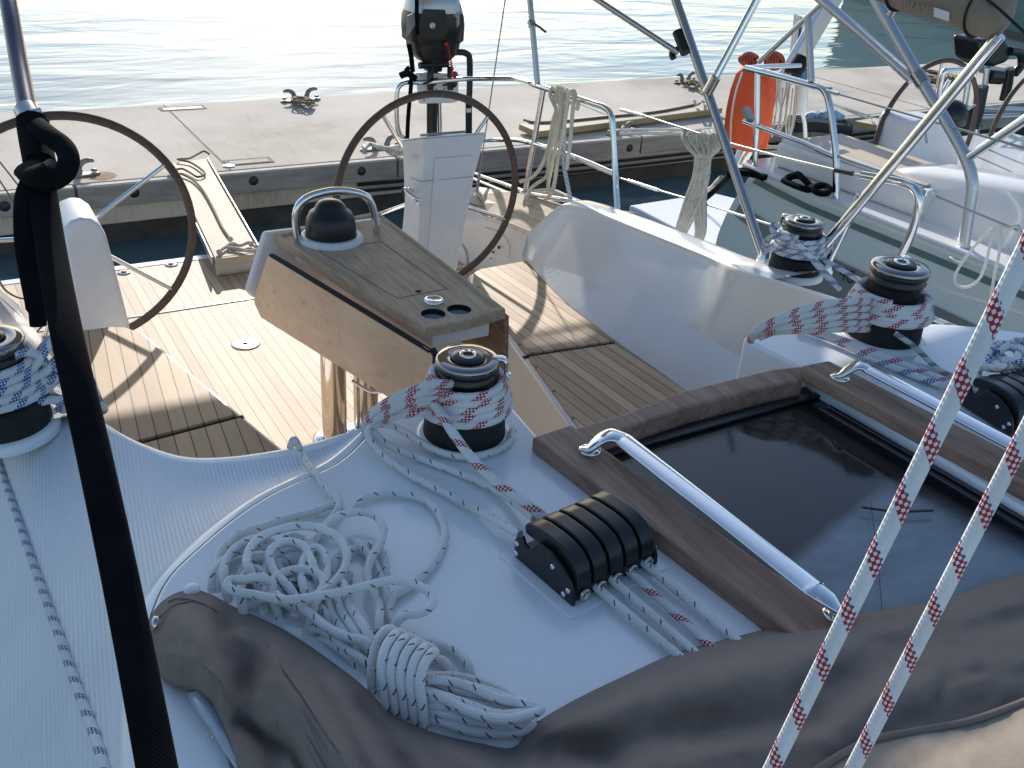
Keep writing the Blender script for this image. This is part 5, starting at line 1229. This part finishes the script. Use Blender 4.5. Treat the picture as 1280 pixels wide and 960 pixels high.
# deck, toe rail
MB().prism([(NX-.02, 3.46, .43), (NX+.1, 3.58, .43), (6.1, 3.58, .43), (6.2, -3, .46), (NX-.02, -3, .46)], (0, 0, -.04)).build('deck', M['gel2'], nb)
MB().tube([V((NX-.012, 3.48, .435)), V((NX-.014, 1.8, .437)), V((NX-.014, -3, .475))], (.022, .016), 8).build('toe_rail', M['gel'], nb)
# cabin side / cockpit coaming
XC = 3.62
n2 = lambda px, py, x=XC: at(px, py, x=x)
cs = [n2(1075, 232), n2(1105, 212), n2(1150, 212), n2(1215, 222), n2(1300, 238)]
zz = [min(max(p.z, .5), .82) for p in cs]
rows = []
for p, z in zip(cs, zz): rows.append([V((XC-.12, p.y, .432)), V((XC-.03, p.y, z-.03)), V((XC, p.y, z)), V((XC+.26, p.y, z+.012)), V((XC+.31, p.y, z-.02)), V((XC+.34, p.y, .2))])
p = rows[-1]; rows.append([V((q_.x, -3, q_.z)) for q_ in p])
r0 = rows[0]; rows = [[V((q_.x+.0, q_.y+.22, .432)) for q_ in r0]]+rows
MB().loft(rows, True, flip=True).build('cockpit_coaming', M['gel2'], nb)
# aft quarter with teak seat
aq = [at(945, 200, x=3.5), at(1000, 190, x=3.75)]
MB().prism([(3.42, 3.42, .432), (4.0, 3.45, .432), (4.05, 2.35, .432), (3.46, 2.30, .432)], (0, 0, .16)).build('quarter_box', M['gel2'], nb, bevel=.03, seg=3)
MB().prism([(3.47, 3.38, .594), (3.98, 3.40, .594), (4.0, 2.42, .594), (3.50, 2.36, .594)], (0, 0, .012)).build('quarter_seat', M['teakside'], nb, bevel=.004)
MB().tube([(3.46, 3.40, .60), (3.47, 2.9, .61), (3.49, 2.36, .605)], .018, 10).build('seat_rail', M['gel'], nb)
# swim platform
MB().prism([at(786, 256, z=-.22), at(890, 240, z=-.22), at(980, 262, z=-.22), at(930, 330, z=-.22), at(800, 262, z=-.22)], (0, 0, -.10)).build('swim_platform', M['gel'], nb, bevel=.02)
# pedestal
pb = MB(); pq = lambda px, py, y=3.0: at(px, py, y=y)
pb.prism([pq(1143, 160), pq(1150, 150), pq(1192, 152), pq(1198, 160), V((pq(1200, 210).x, 3.0, .43)), V((pq(1132, 210).x, 3.0, .43))], (0, .3, 0)); pb.build('pedestal', M['white'], nb, bevel=.03, seg=3)
MB().sphere(pq(1189, 146, 3.1), .105, (1, 1, 1.05), z0=-.4).build('compass_cover', M['blk'], nb)
MB().tube([pq(1157, 160), pq(1158, 172), pq(1159, 178)], .012, 8).build('lever', M['alu'], nb)
MB().tube(catmull([pq(1170, 150), pq(1174, 118), pq(1179, 92), pq(1186, 88), pq(1212, 88), pq(1218, 93)], 4), .018, 10).build('guard_rail', M['chrome'], nb)
MB().tube([pq(1172, 128), pq(1187, 100)], .014, 8).build('guard_rail', M['chrome'], nb)
lk = MB(); lk.prism([(4.3, 2.5, .44), (5.6, 2.5, .44), (5.6, 1.2, .44), (4.2, 1.2, .44)], (0, 0, .12)); lk.build('cockpit_seat', M['gel2'], nb, bevel=.02)

wc = at(1160, 168, y=3.3)
hs1 = thing('steering_stand', 'helm of the neighbouring yacht, its brown rimmed wheel behind crossed tubes', 'helm', (at(1157, 170, y=3.25).x, 3.2, .43), 'steering stands')
make_wheel(V((at(1157, 170, y=3.25).x, 3.25, at(1157, 170, y=3.25).z)), .4, hs1, R=.50)
w5 = at(1290, 165, y=3.25)
hs2 = thing('steering_stand', 'helm cut by the right edge, only part of its brown rimmed wheel in view', 'helm', (w5.x, 3.2, .43), 'steering stands')
make_wheel(V((w5.x, 3.25, w5.z)), .9, hs2, R=.50)

# neighbour's stern rail
nr = thing('stern_rail', 'stainless stern rail of the neighbouring yacht beside the orange buoy', 'rail', nz(945, 215))
n_ = lambda px, py: at(px, py, x=NX+.03)
tb_('top_rail', [n_(932, 85), n_(980, 97), n_(1012, 106), n_(1026, 110), n_(1034, 120), n_(1040, 150), n_(1045, 200), n_(1045, 252)], .020, nr, res=5)
tb_('post', [n_(947, 89), n_(946, 150), n_(943, 216)], .018, nr)
tb_('lower_rail', [n_(930, 151), n_(946, 157), n_(1000, 177), n_(1043, 196)], .016, nr)
MB().tube([n_(932, 135), n_(938, 150)], (.035, .02), 8).build('bracket', M['greyp'], nr)
MB().prism([n_(1030, 109), n_(1036, 109), n_(1036, 114), n_(1030, 114)], (.03, 0, 0)).build('clip', M['greyp'], nr)
tb_('awning_strut', [n_(948, 78), at(1030, 2, x=NX+.2), at(1060, -28, x=NX+.2)], .016, nr, 'steel')
tb_('awning_strut', [n_(1014, 102), n_(1012, 60), n_(1010, 22)], .020, nr, 'steel')
for yy in (0,):
    tb_('cross_rail', [n_(932, 85), at(962, 83, y=3.75), at(1000, 82, y=3.8)], .016, nr)
for a, b, lab in (((1026, 111), (1160, 150), 'upper wire lifeline of the neighbouring yacht running from its stern rail'), ((1040, 193), (1090, 210), 'lower wire lifeline of the neighbouring yacht near its aft seat')):
    l_ = thing('lifeline', lab, 'lifeline', n_(*a), 'wire lifelines of the neighbouring yacht')
    MB().tube([n_(*a), n_(*b), n_(*b)+(n_(*b)-n_(*a))*1.2], .006, 8).build('wire', M['wire'], l_)
    MB().tube([n_(*a), lerp(n_(*a), n_(*b), .18)], .012, 8).build('swage', M['alu'], l_)
# neighbour's bimini bow
nbm = thing('bimini_frame', 'blue-grey bimini tubes standing on the neighbouring yacht at upper right', 'bimini frame', at(1203, 320, x=NX+.05))
m_ = lambda px, py: at(px, py, x=NX+.05)
tb_('bow', [m_(1203, 320), m_(1207, 290), m_(1214, 245), m_(1215, 225), m_(1208, 200), m_(1190, 165), m_(1150, 98), m_(1118, 42), m_(1092, -6), m_(1075, -36)], .030, nbm, 'alu', 5)
tb_('strut', [m_(1141, 100), m_(1080, 45), m_(1018, -8), m_(990, -32)], .027, nbm, 'alu')
MB().tube([m_(1146, 92), m_(1155, 106)], .038, 12).build('sleeve', M['steel'], nbm)
tb_('strut', [m_(1212, 196), m_(1245, 174), m_(1290, 143)], .024, nbm, 'chrome')
MB().tube([m_(1108, 24), m_(1122, 5)], .02, 10).build('strut', M['steel'], nbm)
MB().lathe([(.07, -.01), (.07, .005), (.04, .03), (.035, .06), (0, .06)], m_(1203, 322), 16).build('foot_socket', M['chrome'], nbm)

# orange rescue buoy cover with its line spools
oy = 3.95
orr = thing('rescue_buoy', 'orange rescue buoy cover strapped to the neighbouring stern rail', 'rescue buoy', at(930, 140, y=oy))
def oc(px, py, y=oy): return at(px, py, y=y)
def bulge(L_, R_, name, d):
    rows = []
    for (lx, ly), (rx, ry) in zip(L_, R_):
        a, b = oc(lx, ly), oc(rx, ry); rows.append([lerp(a, b, t)+V((0, -d*math.sin(PI*t)**.6, 0)) for t in [k/10 for k in range(11)]]+[lerp(b, a, t)+V((0, .06*math.sin(PI*t), 0)) for t in (.25, .5, .75)])
    m = MB(); m.loft(rows, True, True, flip=True); m.add(rows[0], [tuple(range(14))]); m.add(rows[-1], [tuple(range(13, -1, -1))]); return m.build(name, M['orange'], orr)
bulge([(928, 84), (920, 92), (913, 112), (908, 135), (905, 160), (906, 176), (913, 184)], [(944, 82), (950, 88), (957, 105), (962, 130), (960, 155), (953, 176), (938, 187)], 'cover', .10)
bulge([(946, 88), (945, 110), (944, 140), (944, 170), (946, 184)], [(968, 94), (969, 112), (966, 130), (962, 160), (954, 184)], 'cover', .06)
MB().tube([oc(928, 90, oy-.12), oc(919, 118, oy-.13), oc(914, 150, oy-.13), oc(913, 180, oy-.1)], .006, 6, res=4).build('reflective_piping', M['white'], orr)
MB().tube([oc(938, 186), oc(930, 196), oc(925, 206)], .012, 6, res=3).build('lashing', M['r_crm'], orr)
def spool(px, py, label, w_=12, h_=9, mat='orangec'):
    ps = []
    for k in range(9):
        a = PI*k/9; ps.append([at(px+math.cos(t)*w_*math.cos(a*.9-.6)*1.0, py+math.sin(t)*h_*(.65+.35*math.sin(a)), y=oy+.05+.08*math.cos(t)*math.sin(a)-.05) for t in [2*PI*i/12 for i in range(13)]])
    rope_thing('line_spool', label, ps, .009, mat, 'orange line spools', res=3, cat='line spool', n=6)
spool(936, 74, 'wound orange throwing line on top of the buoy cover, the denser spool', 12, 8)
spool(968, 76, 'loosely wound orange line behind the rail right of the denser spool', 12, 11)
hg = []
for k in range(7):
    x = 958+k*6.2; hg.append([at(x+random.uniform(-3, 3), 92+random.uniform(-3, 4), y=oy), at(x+random.uniform(-5, 5), 115, y=oy), at(x-4+random.uniform(-5, 5), 145, y=oy), at(x-6+random.uniform(-6, 6), 170+random.uniform(-8, 14), y=oy), at(x-2, 150, y=oy+.05), at(x+2, 110, y=oy+.05)])
rope_thing('light_line', 'tangle of pale and brown lines hanging behind the neighbouring stern rail', hg, .0065, 'r_gry', None, res=4, n=6)
# raised passerelle of the neighbour
rp = thing('passerelle', 'raised white gangway strut leaning behind the orange buoy', 'gangway', at(950, 200, y=3.9))
MB().prism([at(px, py, y=4.0) for px, py in [(1040, -10), (1060, -10), (966, 150), (930, 212), (918, 212), (948, 148)]], (0, .06, 0)).build('arm', M['alu'], rp, bevel=.01)
MB().prism([at(px, py, y=4.3) for px, py in [(996, 18), (1012, 24), (1006, 90), (988, 86)]], (0, .03, 0)).build('panel', M['white'], rp, bevel=.005)
MB().tube([at(1002, 22, y=4.27), at(994, 86, y=4.27)], .010, 6).build('panel_edge', M['ink'], rp)
MB().tube([at(990, 92, y=3.93), at(1003, 72, y=3.93)], (.07, .05), 10).build('fabric_cover', M['blkmat'], rp)
MB().prism([at(px, py, y=3.98) for px, py in [(998, 88), (1010, 84), (1012, 104), (1000, 108)]], (0, -.03, 0)).build('cloth', M['blue'], rp, bevel=.006)
MB().tube([at(1003, 100, y=4.0), at(1001, 140, y=4.0)], .045, 10).build('post', M['white'], rp)
MB().tube([at(1001, 138, y=4.0), at(1006, 155, y=4.0), at(1007, 195, y=4.0)], .014, 8, res=4).build('hose', M['white'], rp)
# black mooring line coiled on the neighbour's side deck, black line on its hull corner
bk = []
for k, (dx, dy) in enumerate([(0, 0), (2, 2), (-1, 1)]):
    bk.append([at(px+dx, py+dy, z=.465+.02*k) for px, py in [(980, 225), (987, 220), (997, 219), (1006, 224), (1013, 232), (1022, 240), (1032, 240), (1036, 235), (1030, 231), (1020, 232), (1009, 236), (998, 233), (988, 229), (980, 225)]])
bk.append([at(990, 222, z=.52), at(997, 217, z=.56), at(1003, 222, z=.56), at(1010, 230, z=.54)])
rope_thing('mooring_line', 'black mooring line coiled on the side deck of the neighbouring yacht', bk, .016, 'web', None)
rope_thing('mooring_line', 'black mooring line lying across the hull corner of the neighbouring yacht', [[at(915, 214, z=.44), at(930, 216, z=.46), at(945, 219, z=.46), at(958, 222, z=.45)], [at(912, 218, z=.42), at(932, 213, z=.47), at(955, 223, z=.46)], [at(912, 218, z=.42), at(900, 232, x=NX+.1), at(880, 250, x=NX+.15), at(870, 262, x=NX)]], .020, 'web', None)
rope_thing('mooring_line', 'pale slack line dropping from the neighbouring stern towards the water', [[at(902, 222, z=.3), at(896, 228, z=.2), at(888, 236, z=.0), at(876, 240, z=-.1), at(866, 243, z=-.15)]], .018, 'r_crm', None)
for k, (y0, lab) in enumerate(((186, 'upper pale dock line stretched along the quay behind the neighbouring yacht'), (193, 'lower pale dock line stretched along the quay behind the neighbouring yacht'))):
    rope_thing('dock_line', lab, [[at(950, y0-2, y=5.3), at(1020, y0-1, y=5.3), at(1100, y0+3, y=5.3), at(1180, y0+8, y=5.3)]], .018, 'r_crm', None)
rope_thing('tarpaulin', 'crumpled pale blue cloth bundle on the quay behind the neighbouring yacht', [[at(1010+k*4, 146+2*math.sin(k*2.1), z=.12+.05*math.sin(k*1.7)) for k in range(11)], [at(1012+k*4, 150+2*math.sin(k*1.3), z=.07+.04*math.sin(k*2.2)) for k in range(10)]], .05, 'pale_blue', None, cat='tarpaulin')
bd_ = MB(); 
for k in range(4): bd_.tube([at(985+k*3, 150+k*3, z=.05+.05*k), at(1020, 152+k*2, z=.06+.04*k), at(1060, 157+k*2, z=.05)], .05, 8, res=4)
solo('black_bundle', bd_, M['blkmat'], 'black hoses bundled on the quay edge under the blue cloth', 'hose')
# neighbour's outboard
no = thing('outboard_motor', 'black outboard motor hanging on the far rail under the brown canvas', 'outboard motor', at(1245, 90, y=3.9))
e = lambda px, py, y=3.9: at(px, py, y=y)
b = MB(); b.prism([e(1226, 50), e(1256, 46), e(1266, 62), e(1262, 78), e(1240, 86), e(1228, 78)], (0, .28, 0)); b.build('cowling', M['blk'], no, bevel=.04, seg=3)
MB().tube([e(1262, 64), e(1275, 66), e(1277, 80), e(1268, 92)], .035, 10, res=3).build('tiller', M['blk'], no)
MB().tube([e(1262, 86), e(1260, 104), e(1255, 125)], .04, 10).build('leg', M['blk'], no)
MB().tube([e(1236, 95), e(1250, 96)], .05, 10).build('clamp', M['blk'], no); MB().tube([e(1237, 100), e(1251, 101)], .03, 10).build('clamp', M['blkmat'], no)
MB().prism([e(1230, 82), e(1262, 86), e(1262, 94), e(1230, 92)], (0, .05, 0)).build('bracket_board', M['alu'], no)
nr2 = thing('stern_rail', 'grey stern rail posts of the neighbouring yacht under its outboard motor', 'rail', e(1230, 150))
for pts in ([(1234, 84), (1228, 130), (1220, 166)], [(1212, 92), (1206, 130), (1200, 152)], [(1202, 135), (1240, 136), (1290, 138)], [(1206, 148), (1250, 146), (1290, 144)]):
    MB().tube([e(*p) for p in pts], .024, 10).build('rail_tube', M['alu'], nr2)
MB().tube([e(1228, 108), e(1222, 140), e(1216, 160)], .05, 10).build('dark_post', M['ink'], nr2)
MB().sphere(e(1213, 150, 3.8), .075, (.8, .8, 1.5)).build('fender_end', M['blkmat'], nr2)

# ------------------------------------------------------------------ a moored vessel beyond the quay (only its foot and its reflection show)
vs = thing('moored_ship', 'dark teal hull of a moored vessel beyond the quay at the upper right', 'ship', (22, 20, -.45))
s0, s1 = at(1075, -2, z=-.45), at(1290, 56, z=-.45); s0 = s1+(s0-s1)*1.12; s1 = s1+(s1-at(1090, 5, z=-.45))*1.6
dv = (s1-s0); nv = V((dv.y, -dv.x, 0)).normalized()
if nv.x < 0: nv = -nv
rows = []
for i in range(13):
    t = i/12; b_ = s0+dv*t; w_ = math.sin(PI*min(1, max(.02, t*.9+.1)))**.5
    rows.append([b_+V((0, 0, -1)), b_+V((0, 0, .35)), b_-nv*.1+V((0, 0, 1.4)), b_-nv*.15+V((0, 0, 3.2)), b_+nv*5.5+V((0, 0, 3.2)), b_+nv*5+V((0, 0, -1))])
hm = MB(); hm.loft(rows, True, False); hm.add(rows[0], [(0, 1, 2, 3, 4, 5)]); hm.add(rows[-1], [(5, 4, 3, 2, 1, 0)]); hm.build('hull', M['ship'], vs)
m = MB(); m.loft([[b_[0]-nv*.02+V((0, 0, .96)), b_[0]-nv*.02+V((0, 0, 1.12))] for b_ in rows]); m.build('boot_stripe', M['ink'], vs)
a = s0+dv*.25+nv*1.2; b = s0+dv*.75+nv*1.2
MB().prism([a+V((0, 0, 3.2)), b+V((0, 0, 3.2)), b+nv*3+V((0, 0, 3.2)), a+nv*3+V((0, 0, 3.2))], (0, 0, 2.2)).build('deckhouse', M['shipw'], vs, bevel=.1)
